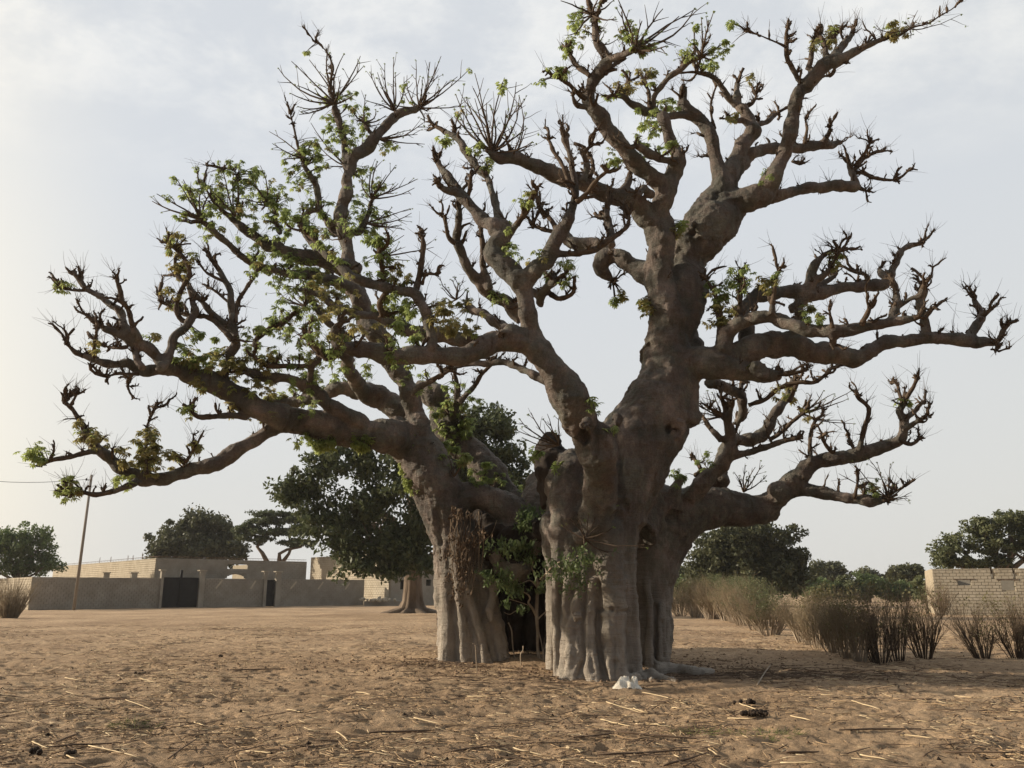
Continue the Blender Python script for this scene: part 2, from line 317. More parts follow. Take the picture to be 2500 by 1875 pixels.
br('N', 'trunk_front', 16.9, 17.3, [(1400, 1700, 40), (1404, 1600, 34), (1405, 1480, 32), (1400, 1380, 36), (1392, 1280, 42), (1385, 1200, 44), (1400, 1140, 40)])
br('N', 'trunk_front', 16.7, 16.8, [(1500, 1690, 40), (1502, 1600, 30), (1500, 1500, 28), (1496, 1400, 30), (1490, 1300, 34)])
br('N', 'trunk_front', 17.0, 17.2, [(1556, 1690, 34), (1552, 1600, 20), (1545, 1500, 18), (1543, 1400, 20), (1540, 1300, 24)])
br('N', 'trunk_front', 18.6, 18.8, [(1400, 1650, 60), (1400, 1400, 60), (1390, 1250, 60), (1400, 1150, 55)])
br('N', 'trunk_left', 20.7, 20.7, [(1122, 1660, 52), (1115, 1600, 44), (1108, 1500, 40), (1104, 1400, 42), (1098, 1320, 46), (1080, 1250, 56), (1062, 1195, 60), (1038, 1135, 58), (1012, 1085, 52), (975, 1058, 46)])
br('N', 'trunk_left', 20.75, 20.75, [(1150, 1670, 56), (1144, 1560, 50), (1136, 1450, 46), (1120, 1350, 44)])
br('N', 'trunk_left', 20.9, 20.9, [(1195, 1670, 50), (1184, 1580, 44), (1170, 1480, 40)])
br('N', 'trunk_left', 20.35, 20.45, [(1082, 1650, 22), (1088, 1590, 15), (1092, 1500, 14), (1092, 1400, 18)])
br('N', 'trunk_left', 20.3, 20.35, [(1140, 1650, 22), (1135, 1590, 15), (1130, 1500, 14), (1122, 1420, 16), (1120, 1360, 24)])
br('N', 'trunk_left', 20.2, 20.45, [(1194, 1665, 26), (1180, 1610, 17), (1168, 1560, 14), (1155, 1500, 15), (1142, 1440, 16), (1134, 1380, 22), (1120, 1310, 34)])
br('N', 'trunk_left', 20.6, 20.9, [(1228, 1680, 38), (1215, 1600, 30), (1198, 1520, 28), (1180, 1440, 30), (1160, 1370, 32), (1150, 1300, 36)])
br('N', 'trunk_left', 20.9, 20.6, [(1100, 1280, 50), (1130, 1220, 42), (1175, 1215, 34), (1225, 1235, 34), (1262, 1265, 42), (1264, 1310, 42), (1250, 1350, 44), (1262, 1385, 36)])
br('N', 'trunk_left', 20.3, 20.3, [(1215, 1335, 26), (1235, 1372, 36), (1265, 1395, 30), (1240, 1405, 20)])
br('N', 'trunk_left', 20.4, 20.2, [(1208, 1420, 14), (1204, 1460, 11), (1196, 1490, 11), (1197, 1515, 7)])
br('N', 'trunk_left', 21.3, 21.2, [(1152, 1670, 62), (1146, 1560, 52), (1138, 1440, 48), (1125, 1340, 46)])
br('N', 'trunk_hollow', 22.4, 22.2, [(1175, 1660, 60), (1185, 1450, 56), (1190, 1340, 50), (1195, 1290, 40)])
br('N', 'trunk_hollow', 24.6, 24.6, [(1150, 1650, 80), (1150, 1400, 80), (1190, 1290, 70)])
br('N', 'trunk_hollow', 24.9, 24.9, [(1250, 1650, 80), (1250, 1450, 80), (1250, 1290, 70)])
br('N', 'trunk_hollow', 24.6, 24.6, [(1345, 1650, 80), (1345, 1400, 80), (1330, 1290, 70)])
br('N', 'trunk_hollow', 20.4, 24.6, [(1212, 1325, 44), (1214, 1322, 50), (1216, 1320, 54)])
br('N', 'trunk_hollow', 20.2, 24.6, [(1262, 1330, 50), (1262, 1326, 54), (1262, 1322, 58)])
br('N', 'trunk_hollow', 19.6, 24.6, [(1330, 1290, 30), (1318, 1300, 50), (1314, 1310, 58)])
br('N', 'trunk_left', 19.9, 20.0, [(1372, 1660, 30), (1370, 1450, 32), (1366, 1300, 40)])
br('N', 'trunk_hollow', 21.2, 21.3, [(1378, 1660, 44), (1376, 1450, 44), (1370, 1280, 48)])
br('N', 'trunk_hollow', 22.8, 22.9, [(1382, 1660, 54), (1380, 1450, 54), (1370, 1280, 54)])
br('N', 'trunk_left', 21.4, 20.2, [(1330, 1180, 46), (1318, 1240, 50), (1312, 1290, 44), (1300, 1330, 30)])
br('N', 'trunk_front', 18.3, 18.0, [(1352, 1670, 20), (1352, 1500, 18), (1350, 1380, 22), (1352, 1280, 34)])
br('N', 'trunk_right', 20.3, 20.6, [(1598, 1680, 52), (1594, 1620, 46), (1592, 1500, 44), (1600, 1400, 54), (1620, 1320, 66), (1650, 1270, 70), (1700, 1248, 60), (1760, 1240, 48), (1820, 1244, 38), (1865, 1250, 33), (1885, 1252, 22)])
br('N', 'trunk_right', 19.7, 19.9, [(1590, 1650, 18), (1588, 1590, 12), (1588, 1500, 10), (1580, 1430, 9), (1568, 1370, 9)])
br('N', 'trunk_right', 19.7, 20.0, [(1624, 1640, 18), (1618, 1590, 12), (1614, 1540, 11), (1614, 1480, 12)])
br('N', 'trunk_right', 19.3, 20.4, [(1545, 1300, 60), (1590, 1230, 50), (1640, 1240, 45)])
br('N', 'trunk_right', 21.5, 19.5, [(1560, 1660, 60), (1560, 1450, 60), (1570, 1300, 60), (1560, 1180, 50)])
# stump between
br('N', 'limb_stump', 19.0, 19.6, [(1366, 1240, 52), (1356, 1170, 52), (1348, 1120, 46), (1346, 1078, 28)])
# middle limb M and its arms
br('H', 'limb_middle', 16.9, 15.2, [(1240, 820, 110), (1290, 600, 118), (1285, 420, 125), (1250, 280, 132), (1190, 130, 125), (1150, 0, 118), (1090, -110, 112)])
br('C', 'limb_middle', 15.3, 14.9, [(2250, 1380, 118), (2150, 1220, 108), (2030, 1080, 95), (1950, 950, 85), (1925, 800, 66), (1890, 700, 60), (1880, 600, 58), (1870, 530, 58)])
br('D', 'limb_middle', 14.9, 15.6, [(765, 1510, 68), (700, 1440, 68), (600, 1350, 64), (572, 1260, 60), (610, 1195, 64), (590, 1130, 56), (500, 1080, 50), (400, 950, 45), (300, 850, 42), (230, 740, 30), (180, 650, 18)])
br('D', 'limb_middle', 15.4, 15.1, [(310, 880, 34), (240, 860, 30), (195, 830, 18)])
br('D', 'limb_middle', 15.1, 14.5, [(660, 1180, 36), (740, 1080, 22), (800, 980, 22), (840, 900, 20), (862, 850, 13)])
br('D', 'limb_middle', 15.1, 16.4, [(670, 1170, 36), (640, 1110, 34), (600, 1030, 32), (560, 900, 25), (530, 790, 22), (470, 740, 22), (430, 680, 25), (370, 590, 28), (310, 510, 25), (230, 470, 20), (165, 435, 9)])
br('D', 'limb_middle', 15.4, 15.2, [(390, 930, 14), (405, 850, 14), (412, 780, 12)])
br('D', 'limb_middle', 16.3, 16.2, [(300, 530, 12), (300, 480, 14), (305, 455, 8)])
br('D', 'limb_middle_right', 14.9, 14.3, [(775, 1490, 60), (850, 1420, 54), (920, 1350, 52), (970, 1260, 52), (1030, 1130, 46), (1080, 1060, 38), (1110, 950, 30), (1122, 830, 22), (1095, 700, 22), (1070, 600, 20), (1050, 520, 30), (1045, 500, 14)])
br('D', 'limb_middle_right', 14.4, 13.9, [(1130, 950, 20), (1200, 880, 17), (1280, 790, 15), (1340, 735, 9)])
br('D', 'limb_middle_right', 14.4, 14.8, [(1115, 920, 16), (1080, 820, 14), (1020, 680, 13), (965, 590, 14), (935, 520, 9)])
br('D', 'limb_middle_right', 14.7, 15.4, [(960, 1290, 28), (1080, 1300, 22), (1200, 1285, 22), (1300, 1240, 22), (1400, 1170, 18), (1470, 1110, 15), (1480, 1030, 9)])
br('D', 'limb_middle_right', 14.6, 15.2, [(1020, 1160, 20), (960, 1080, 18), (900, 1010, 16), (870, 960, 10)])
br('D', 'limb_middle_right', 14.8, 15.2, [(1000, 1150, 16), (900, 1135, 14), (830, 1110, 8)])
br('D', 'limb_middle_right', 15.2, 15.7, [(1370, 1240, 26), (1350, 1160, 28), (1335, 1060, 28), (1290, 1050, 18)])
br('D', 'limb_middle_right', 15.4, 15.5, [(1335, 1060, 22), (1335, 960, 22)])
br('C', 'limb_left_arm', 15.2, 13.6, [(1960, 940, 88), (1850, 925, 86), (1700, 930, 84), (1580, 975, 74), (1450, 1010, 64), (1300, 1025, 58), (1100, 1025, 58), (950, 1005, 60), (830, 985, 62), (720, 975, 58), (640, 960, 48), (600, 905, 38), (610, 840, 28), (640, 790, 16)])
br('C', 'limb_left_arm', 14.3, 14.6, [(1255, 980, 34), (1250, 870, 34), (1225, 780, 35), (1200, 690, 36), (1150, 610, 38), (1050, 575, 32), (900, 555, 34), (760, 500, 32), (640, 420, 30), (540, 330, 27), (490, 260, 22), (420, 200, 12)])
br('C', 'limb_left_arm', 14.5, 14.4, [(1155, 590, 26), (1165, 500, 22), (1190, 380, 20), (1200, 280, 18), (1188, 205, 12)])
br('C', 'limb_left_arm', 14.5, 14.2, [(1190, 540, 12), (1220, 470, 11), (1290, 470, 8)])
br('C', 'limb_left_arm', 14.6, 14.9, [(960, 570, 20), (925, 630, 22), (905, 680, 22), (930, 740, 20)])
br('C', 'limb_left_arm', 14.7, 14.2, [(930, 540, 16), (920, 450, 13), (900, 340, 11), (905, 310, 7)])
br('C', 'limb_back_middle', 17.2, 15.9, [(1870, 760, 60), (1760, 660, 46), (1640, 590, 44), (1550, 500, 40), (1480, 380, 34), (1430, 270, 32), (1430, 150, 28), (1445, 40, 24)])
br('D', 'limb_back_middle', 15.9, 15.7, [(320, 1150, 26), (330, 1050, 24), (335, 960, 20), (330, 930, 12)])
br('D', 'limb_back_middle', 15.9, 15.7, [(310, 1230, 18), (260, 1180, 15), (240, 1080, 12), (225, 1040, 8)])
br('D', 'limb_back_middle', 16.55, 16.6, [(545, 1540, 30), (515, 1460, 28), (494, 1340, 22), (490, 1200, 18), (480, 1120, 14)])
br('C', 'limb_back_middle', 16.8, 16.2, [(1880, 560, 40), (1980, 600, 34), (2050, 540, 30), (2060, 480, 28)])
br('D', 'limb_back_middle', 16.6, 16.0, [(870, 1640, 36), (900, 1560, 34), (980, 1480, 30)])
br('D', 'limb_back_middle', 16.5, 16.0, [(930, 1560, 22), (1000, 1600, 18), (1080, 1580, 16), (1110, 1540, 12)])
br('C', 'limb_back_middle', 17.5, 19.0, [(1930, 900, 60), (1800, 870, 45), (1700, 800, 36), (1600, 740, 34), (1500, 690, 28)])
br('C', 'limb_back_middle', 18.0, 19.4, [(2100, 1200, 50), (1920, 1140, 28), (1780, 1070, 25), (1600, 1070, 24), (1440, 1080, 22), (1330, 1130, 16)])
br('C', 'limb_back_left', 17.6, 18.5, [(1500, 930, 50), (1420, 900, 52), (1300, 880, 50), (1100, 850, 48), (950, 770, 40), (850, 750, 28), (720, 730, 28), (600, 680, 25), (480, 600, 25), (350, 570, 18)])
# top column
br('O', 'trunk_front', 17.7, 17.6, [(1424, 900, 82), (1440, 830, 68), (1442, 760, 52), (1440, 690, 42)])
br('O', 'limb_top', 17.7, 17.4, [(1440, 780, 50), (1440, 700, 42), (1430, 620, 31), (1425, 540, 27), (1427, 470, 26)])
br('D', 'limb_top', 17.4, 17.0, [(1680, 1200, 74), (1680, 1080, 74), (1700, 950, 66), (1745, 830, 66), (1800, 730, 62), (1820, 650, 52), (1790, 600, 46), (1750, 520, 42), (1730, 430, 44), (1715, 370, 44)])
br('D', 'limb_top', 17.1, 16.2, [(1810, 680, 40), (1740, 672, 26), (1660, 640, 30), (1580, 600, 28), (1520, 560, 18)])
br('D', 'limb_top_left', 17.4, 15.8, [(1680, 1120, 76), (1610, 1050, 72), (1520, 960, 65), (1400, 900, 62), (1250, 860, 60), (1130, 820, 60), (1000, 770, 55), (880, 710, 52), (780, 680, 46), (680, 660, 42), (600, 645, 38), (540, 615, 22)])
br('D', 'limb_top_left', 16.2, 16.0, [(1170, 820, 28), (1200, 720, 24), (1175, 630, 16), (1225, 570, 11)])
br('D', 'limb_top_left', 16.3, 16.8, [(1220, 780, 18), (1240, 700, 14), (1220, 640, 9)])
br('D', 'limb_top_left', 16.9, 17.2, [(1440, 880, 30), (1480, 800, 26), (1490, 740, 14)])
br('D', 'limb_top_left', 17.0, 16.4, [(1640, 900, 30), (1580, 860, 28), (1550, 900, 22)])
br('D', 'limb_top_up', 17.3, 16.0, [(1740, 850, 60), (1620, 760, 56), (1500, 660, 58), (1400, 540, 57), (1330, 440, 57), (1265, 360, 54), (1215, 280, 48), (1212, 200, 42), (1235, 120, 44), (1300, 60, 46)])
br('E', 'limb_top_up', 16.0, 15.7, [(450, 490, 48), (505, 410, 36), (475, 340, 30), (432, 280, 28), (425, 200, 26), (420, 130, 24), (400, 80, 20), (380, 20, 17), (360, -40, 12)])
br('E', 'limb_top_up', 15.9, 15.3, [(505, 400, 26), (580, 380, 24), (640, 360, 25), (700, 335, 20)])
br('E', 'limb_top_up', 15.8, 15.4, [(425, 170, 14), (440, 100, 13), (460, 20, 10)])
br('E', 'limb_top_up', 16.0, 16.4, [(400, 520, 20), (340, 480, 17), (290, 430, 17), (250, 370, 14), (225, 335, 9)])
br('E', 'limb_top_up', 16.1, 15.6, [(360, 670, 18), (270, 590, 15), (210, 550, 12), (170, 520, 7)])
br('E', 'limb_top_up', 16.1, 15.9, [(370, 730, 22), (300, 700, 18), (270, 640, 10)])
br('E', 'limb_top_up', 15.9, 16.2, [(490, 500, 16), (560, 430, 14), (605, 412, 9)])
# right top limb
br('O', 'limb_right_top', 17.9, 18.3, [(1450, 720, 45), (1470, 640, 46), (1490, 560, 46), (1530, 490, 48), (1570, 440, 44)])
br('E', 'limb_right_top', 18.2, 18.3, [(1060, 1620, 120), (1120, 1500, 122), (1220, 1400, 112), (1270, 1290, 84), (1255, 1150, 50), (1230, 1000, 46), (1170, 870, 45), (1090, 775, 42), (1030, 720, 42), (1012, 660, 34), (1015, 600, 24)])
br('E', 'limb_right_top', 18.3, 17.2, [(1070, 780, 32), (960, 785, 26), (840, 768, 28), (740, 740, 28), (660, 690, 25), (600, 650, 22), (540, 640, 12)])
br('E', 'limb_right_top', 17.8, 17.3, [(820, 750, 20), (825, 650, 20), (880, 565, 22), (960, 500, 20), (1040, 430, 20), (1135, 385, 14)])
br('E', 'limb_right_top', 17.7, 18.0, [(795, 740, 16), (782, 620, 12), (755, 540, 9)])
br('E', 'limb_right_top', 17.4, 17.4, [(630, 660, 14), (640, 600, 12), (655, 550, 8)])
br('E', 'limb_right_top', 18.3, 18.6, [(1230, 870, 14), (1212, 800, 9), (1205, 700, 8), (1240, 580, 6)])
br('E', 'limb_right_fork', 18.3, 18.9, [(1290, 1300, 90), (1340, 1140, 64), (1400, 1030, 52), (1450, 930, 48), (1482, 850, 44), (1430, 760, 38), (1392, 700, 32), (1375, 610, 22), (1385, 550, 14)])
br('E', 'limb_right_fork', 18.8, 18.1, [(1370, 720, 20), (1330, 670, 20), (1290, 600, 20), (1240, 540, 20), (1170, 500, 18), (1105, 488, 12)])
br('E', 'limb_right_fork', 18.8, 19.4, [(1490, 860, 20), (1580, 820, 20), (1655, 765, 12)])
br('E', 'limb_right_fork', 18.8, 19.1, [(1410, 740, 16), (1490, 690, 10), (1512, 635, 7)])
br('E', 'limb_right_fork', 18.8, 18.5, [(1450, 800, 20), (1370, 820, 20), (1330, 790, 12)])
br('E', 'limb_right_spread', 18.5, 19.8, [(1350, 1200, 60), (1420, 1100, 48), (1490, 1040, 40), (1600, 1000, 38), (1720, 1000, 36), (1850, 990, 35), (1950, 980, 32), (2040, 975, 25), (2085, 960, 12)])
br('E', 'limb_right_spread', 19.3, 19.5, [(1840, 970, 16), (1850, 880, 9), (1845, 800, 6)])
br('E', 'limb_right_spread', 19.5, 19.2, [(1960, 960, 20), (2000, 900, 14), (2010, 850, 8)])
br('E', 'limb_right_up', 18.2, 17.0, [(1220, 1420, 100), (1400, 1375, 90), (1540, 1310, 76), (1605, 1240, 66), (1660, 1130, 52), (1710, 1000, 50), (1745, 880, 50), (1762, 760, 48), (1785, 650, 46), (1835, 585, 50), (1910, 500, 50), (1990, 430, 50), (2056, 400, 45)])
br('F', 'limb_right_up', 17.0, 16.4, [(930, 420, 44), (1050, 360, 30), (1150, 310, 25), (1230, 270, 20), (1330, 250, 15), (1400, 220, 9), (1460, 185, 6.5), (1560, 160, 5.5), (1640, 110, 5), (1720, 65, 4), (1795, 5, 3)])
br('F', 'limb_right_up', 17.0, 17.3, [(900, 420, 34), (970, 330, 30), (1030, 260, 22), (1065, 190, 14)])
br('F', 'limb_right_up', 17.1, 17.4, [(880, 430, 26), (870, 330, 20), (855, 275, 17), (830, 240, 12)])
br('F', 'limb_right_up', 17.4, 17.6, [(860, 310, 14), (900, 285, 14), (935, 240, 9)])
br('F', 'limb_right_up', 17.2, 16.8, [(750, 480, 22), (770, 400, 20), (785, 310, 18), (800, 250, 12)])
br('F', 'limb_right_up', 17.2, 16.8, [(690, 540, 22), (635, 440, 18), (605, 330, 16), (610, 230, 13), (618, 180, 8)])
br('F', 'limb_right_up', 16.8, 16.5, [(605, 320, 10), (530, 280, 6), (430, 240, 5), (350, 212, 8)])
br('F', 'limb_right_up', 17.1, 17.5, [(790, 560, 14), (850, 520, 9), (905, 515, 6)])
br('F', 'limb_right_out', 18.0, 18.8, [(470, 1320, 60), (570, 1315, 42), (680, 1285, 36), (800, 1268, 35), (900, 1255, 38), (1000, 1257, 38), (1075, 1262, 36), (1068, 1205, 26), (1042, 1150, 22), (1030, 1095, 16)])
br('F', 'limb_right_out', 18.8, 19.2, [(1050, 1180, 18), (1110, 1090, 14), (1180, 1040, 14), (1265, 1015, 10)])
br('F', 'limb_right_out', 18.8, 18.4, [(1070, 1120, 12), (1130, 1040, 9), (1180, 955, 9)])
br('F', 'limb_right_out', 18.8, 18.2, [(1070, 1165, 16), (1130, 1170, 14), (1190, 1197, 13), (1250, 1212, 12), (1340, 1215, 7)])
br('F', 'limb_right_out', 18.8, 18.6, [(1090, 1265, 20), (1150, 1290, 8)])
br('F', 'limb_right_out', 18.9, 19.3, [(690, 1090, 8), (645, 1090, 6), (700, 1110, 8)])
# small broken limb left of the column
br('D', 'limb_broken', 17.9, 18.8, [(1710, 1560, 80), (1600, 1440, 70), (1480, 1365, 60), (1390, 1305, 50), (1310, 1330, 52), (1290, 1400, 46), (1335, 1445, 34), (1375, 1490, 10)])
br('D', 'limb_broken', 18.5, 19.4, [(1420, 1320, 36), (1330, 1260, 40), (1230, 1235, 42), (1120, 1230, 40), (1060, 1190, 42), (1055, 1130, 24)])
br('G', 'limb_broken', 18.0, 18.6, [(240, 760, 50), (230, 660, 40), (200, 560, 24)])
# right middle limb
br('G', 'limb_right_mid', 17.6, 17.0, [(60, 900, 140), (180, 850, 120), (300, 850, 108), (430, 865, 80), (560, 880, 64), (660, 890, 50), (725, 900, 26)])
br('G', 'limb_right_mid', 17.3, 15.6, [(340, 850, 56), (405, 740, 52), (440, 650, 48), (500, 582, 45), (580, 560, 42), (700, 560, 40), (820, 590, 42), (950, 632, 40), (1060, 642, 42), (1170, 622, 38), (1300, 600, 32), (1420, 585, 32), (1520, 560, 24), (1585, 550, 16)])
br('G', 'limb_right_long', 17.2, 17.6, [(420, 810, 80), (560, 740, 82), (750, 722, 74), (900, 740, 68), (1050, 775, 64), (1200, 795, 54), (1300, 745, 46), (1400, 705, 42), (1550, 682, 40), (1700, 680, 38), (1850, 690, 38), (1960, 702, 34), (2040, 700, 20), (2085, 640, 16), (2115, 595, 13)])
br('G', 'limb_right_long', 17.4, 17.2, [(1620, 670, 36), (1615, 580, 28), (1592, 480, 28), (1600, 400, 34), (1600, 360, 14)])
br('G', 'limb_right_long', 17.5, 17.9, [(1860, 680, 28), (1930, 600, 28), (1960, 545, 24), (1925, 470, 18), (1908, 435, 9)])
br('G', 'limb_right_long', 17.7, 17.5, [(1950, 560, 18), (2000, 515, 14), (2025, 500, 8)])
br('G', 'limb_right_long', 17.5, 17.1, [(2030, 700, 18), (2060, 720, 14), (2040, 750, 6)])
br('G', 'limb_right_long', 17.2, 17.0, [(1610, 560, 14), (1660, 500, 16), (1690, 490, 10)])
br('G', 'limb_right_back', 18.0, 19.3, [(570, 720, 60), (530, 600, 48), (520, 510, 46), (580, 445, 44), (660, 415, 40), (770, 400, 40), (900, 402, 44), (1000, 410, 42), (1120, 372, 32), (1250, 365, 34), (1350, 360, 36), (1405, 320, 25), (1440, 240, 22), (1462, 175, 20), (1530, 120, 17), (1605, 110, 10)])
br('G', 'limb_right_back', 18.6, 18.2, [(800, 500, 26), (880, 460, 38), (925, 350, 38), (950, 255, 30), (1000, 190, 18), (1060, 152, 12), (1100, 155, 7)])
br('G', 'limb_right_back', 18.5, 18.0, [(940, 350, 28), (1030, 285, 20), (1080, 210, 12)])
br('G', 'limb_right_back', 18.6, 18.9, [(950, 400, 26), (1020, 340, 20), (1090, 290, 12)])
br('G', 'limb_right_back', 19.0, 19.3, [(1290, 350, 18), (1265, 300, 14), (1225, 290, 8)])
br('G', 'limb_right_back', 19.0, 19.3, [(1400, 320, 20), (1360, 285, 26), (1345, 265, 12)])
br('G', 'limb_right_mid', 16.5, 16.4, [(700, 540, 24), (708, 440, 15), (718, 350, 12), (742, 265, 7)])
br('G', 'limb_right_mid', 16.9, 17.1, [(500, 590, 20), (508, 470, 16), (512, 360, 14), (510, 330, 8)])
br('G', 'limb_right_mid', 17.0, 17.4, [(400, 760, 26), (395, 650, 24), (388, 550, 20), (370, 450, 14), (330, 360, 10), (298, 315, 6)])
br('G', 'limb_right_mid', 15.8, 16.2, [(1420, 580, 28), (1440, 490, 32), (1450, 410, 22), (1418, 330, 16), (1410, 300, 10)])
br('G', 'limb_right_mid', 16.0, 15.6, [(1455, 500, 18), (1530, 440, 15), (1590, 415, 24), (1620, 350, 12)])
br('G', 'limb_right_mid', 15.9, 15.6, [(1235, 600, 18), (1265, 545, 17), (1285, 490, 12)])
br('G', 'limb_right_mid', 16.0, 15.9, [(1060, 620, 14), (1050, 540, 9), (1045, 500, 6)])
br('G', 'limb_right_mid', 16.2, 16.5, [(1070, 660, 26), (1070, 720, 20)])
br('G', 'limb_right_mid', 17.2, 16.9, [(780, 660, 24), (830, 640, 20), (860, 520, 28)])
# lower right: from the right trunk
br('N', 'limb_lower_right', 20.6, 20.3, [(1820, 1244, 34), (1870, 1235, 32), (1915, 1200, 27), (1940, 1172, 24)])
br('G', 'limb_lower_right', 20.4, 19.6, [(700, 1650, 66), (770, 1595, 66), (840, 1525, 58), (920, 1460, 50), (1050, 1400, 42), (1180, 1380, 42), (1320, 1350, 38), (1440, 1300, 36), (1490, 1250, 32), (1490, 1190, 28), (1468, 1120, 24), (1480, 1080, 18)])
br('G', 'limb_lower_right', 19.6, 19.2, [(1470, 1110, 18), (1525, 1010, 13), (1570, 920, 11)])
br('G', 'limb_lower_right', 19.6, 20.0, [(1480, 1080, 12), (1462, 990, 10), (1440, 935, 10)])
br('G', 'limb_lower_right', 19.6, 19.9, [(1500, 1160, 18), (1570, 1100, 14), (1605, 1060, 10)])
br('G', 'limb_lower_right', 19.6, 19.2, [(1500, 1230, 20), (1590, 1165, 16), (1635, 1135, 9)])
br('G', 'limb_lower_right', 19.6, 19.4, [(1480, 1290, 16), (1535, 1315, 12), (1590, 1280, 7)])
br('G', 'limb_lower_right', 19.8, 19.5, [(1235, 1340, 20), (1248, 1230, 15), (1282, 1130, 14), (1270, 1080, 12), (1212, 1030, 12), (1205, 1000, 7)])
br('G', 'limb_lower_right', 20.0, 20.3, [(930, 1430, 20), (928, 1310, 12), (945, 1200, 12), (1000, 1140, 8)])
br('G', 'limb_lower_right', 20.0, 19.6, [(1090, 1385, 16), (1030, 1330, 12), (1000, 1270, 11)])
br('G', 'limb_lower_right', 19.9, 20.2, [(1200, 1360, 14), (1175, 1310, 10), (1160, 1260, 11)])
br('G', 'limb_lower_right', 20.3, 19.4, [(820, 1580, 50), (900, 1592, 38), (1000, 1602, 36), (1150, 1638, 36), (1280, 1650, 34), (1350, 1652, 22), (1400, 1650, 12)])
br('G', 'limb_lower_right', 19.6, 19.3, [(1190, 1640, 12), (1215, 1540, 8), (1210, 1480, 12)])
br('G', 'limb_lower_right', 19.6, 19.2, [(1340, 1640, 14), (1420, 1610, 9), (1500, 1560, 4)])
br('G', 'limb_right_rising', 20.0, 19.2, [(200, 1640, 62), (280, 1560, 56), (350, 1480, 46), (415, 1410, 46), (452, 1340, 42), (445, 1260, 36), (430, 1180, 28), (425, 1110, 24), (398, 1050, 14)])
br('G', 'limb_right_rising', 19.6, 18.8, [(450, 1390, 26), (560, 1360, 22), (650, 1340, 20), (740, 1300, 18), (850, 1280, 13)])
br('G', 'limb_right_rising', 19.5, 19.9, [(400, 1290, 24), (345, 1235, 18), (285, 1150, 11), (230, 1095, 5)])
br('G', 'limb_right_rising', 19.3, 18.9, [(440, 1180, 20), (455, 1100, 18), (465, 1050, 12)])
br('G', 'limb_right_rising', 19.3, 19.1, [(420, 1150, 18), (370, 1120, 14), (325, 1100, 8)])
br('G', 'limb_right_rising', 20.6, 21.4, [(380, 1560, 60), (400, 1400, 44), (450, 1310, 42), (540, 1282, 40), (640, 1268, 38), (685, 1180, 32), (750, 1090, 28), (800, 1010, 22), (822, 930, 16)])
br('G', 'limb_right_rising', 21.0, 20.6, [(690, 1290, 14), (790, 1210, 13), (880, 1130, 10)])
br('G', 'limb_right_rising', 19.9, 20.3, [(240, 1500, 16), (270, 1470, 13), (235, 1400, 10)])
br('G', 'limb_right_hanging', 19.2, 20.6, [(330, 930, 36), (430, 985, 32), (505, 1010, 34), (525, 1080, 28), (500, 1180, 24)])
br('G', 'limb_right_hanging', 20.0, 19.2, [(560, 1080, 14), (650, 1050, 14), (740, 980, 14), (870, 942, 14), (960, 940, 13), (1030, 890, 10), (1062, 855, 6)])
br('G', 'limb_right_hanging', 19.4, 19.0, [(700, 900, 18), (800, 890, 15), (900, 870, 8)])
br('G', 'limb_right_hanging', 19.8, 19.8, [(800, 1060, 14), (830, 1000, 14), (860, 920, 9)])
br('G', 'limb_right_hanging', 19.8, 19.9, [(525, 1060, 20), (515, 990, 17), (520, 940, 14)])
br('N', 'trunk_right', 19.9, 19.7, [(1640, 1240, 30), (1650, 1195, 16), (1660, 1170, 10)])
# left big limb
br('C', 'limb_left_big', 20.7, 18.8, [(1170, 1730, 130), (1060, 1600, 122), (900, 1550, 112), (750, 1535, 104), (600, 1515, 98), (420, 1485, 92), (250, 1440, 84), (50, 1365, 76)])
br('A', 'limb_left_big', 18.8, 17.4, [(1909, 1164, 84), (1700, 1065, 76), (1500, 975, 70), (1350, 895, 62), (1220, 840, 55), (1100, 835, 48), (1000, 850, 38), (930, 835, 34), (870, 792, 30), (790, 798, 28), (700, 790, 28), (600, 760, 22), (520, 720, 18), (455, 665, 10)])
br('A', 'limb_left_big', 17.7, 17.1, [(1150, 810, 42), (1060, 760, 38), (990, 690, 38), (900, 640, 38), (820, 600, 38), (740, 575, 30), (680, 540, 22), (620, 495, 18), (585, 475, 11)])
br('A', 'limb_left_big', 17.3, 17.5, [(870, 615, 32), (840, 530, 28), (810, 450, 30), (760, 400, 25), (680, 350, 24), (600, 300, 20), (540, 240, 18), (505, 190, 14)])
br('A', 'limb_left_big', 17.5, 17.3, [(590, 305, 12), (500, 300, 9), (435, 290, 7)])
br('A', 'limb_left_big', 17.3, 16.8, [(945, 640, 26), (895, 530, 20), (860, 430, 16), (820, 370, 19), (812, 310, 16), (788, 225, 13)])
br('A', 'limb_left_big', 17.7, 18.2, [(1135, 800, 36), (1150, 690, 32), (1200, 600, 30), (1275, 520, 30), (1315, 445, 25), (1300, 370, 19), (1270, 270, 18), (1190, 190, 16)])
br('A', 'limb_left_big', 18.1, 17.8, [(1260, 520, 18), (1205, 470, 18), (1190, 400, 16), (1240, 270, 15), (1280, 170, 16), (1240, 80, 15), (1175, 10, 12)])
br('A', 'limb_left_big', 18.1, 18.5, [(1310, 480, 16), (1220, 450, 16), (1140, 405, 12), (1100, 385, 7)])
br('A', 'limb_left_big', 18.0, 18.4, [(1280, 270, 16), (1370, 390, 20), (1460, 480, 22), (1560, 570, 24)])
br('A', 'limb_left_big', 18.3, 18.0, [(1290, 480, 14), (1400, 480, 18), (1500, 560, 16), (1570, 640, 22)])
br('A', 'limb_left_big', 18.5, 18.2, [(1510, 930, 28), (1520, 850, 28), (1560, 730, 32), (1590, 650, 32), (1575, 540, 26), (1565, 400, 25), (1540, 270, 22), (1480, 170, 19), (1400, 45, 10)])
br('A', 'limb_left_big', 18.3, 18.6, [(1590, 520, 14), (1602, 390, 15), (1660, 290, 13), (1712, 215, 10)])
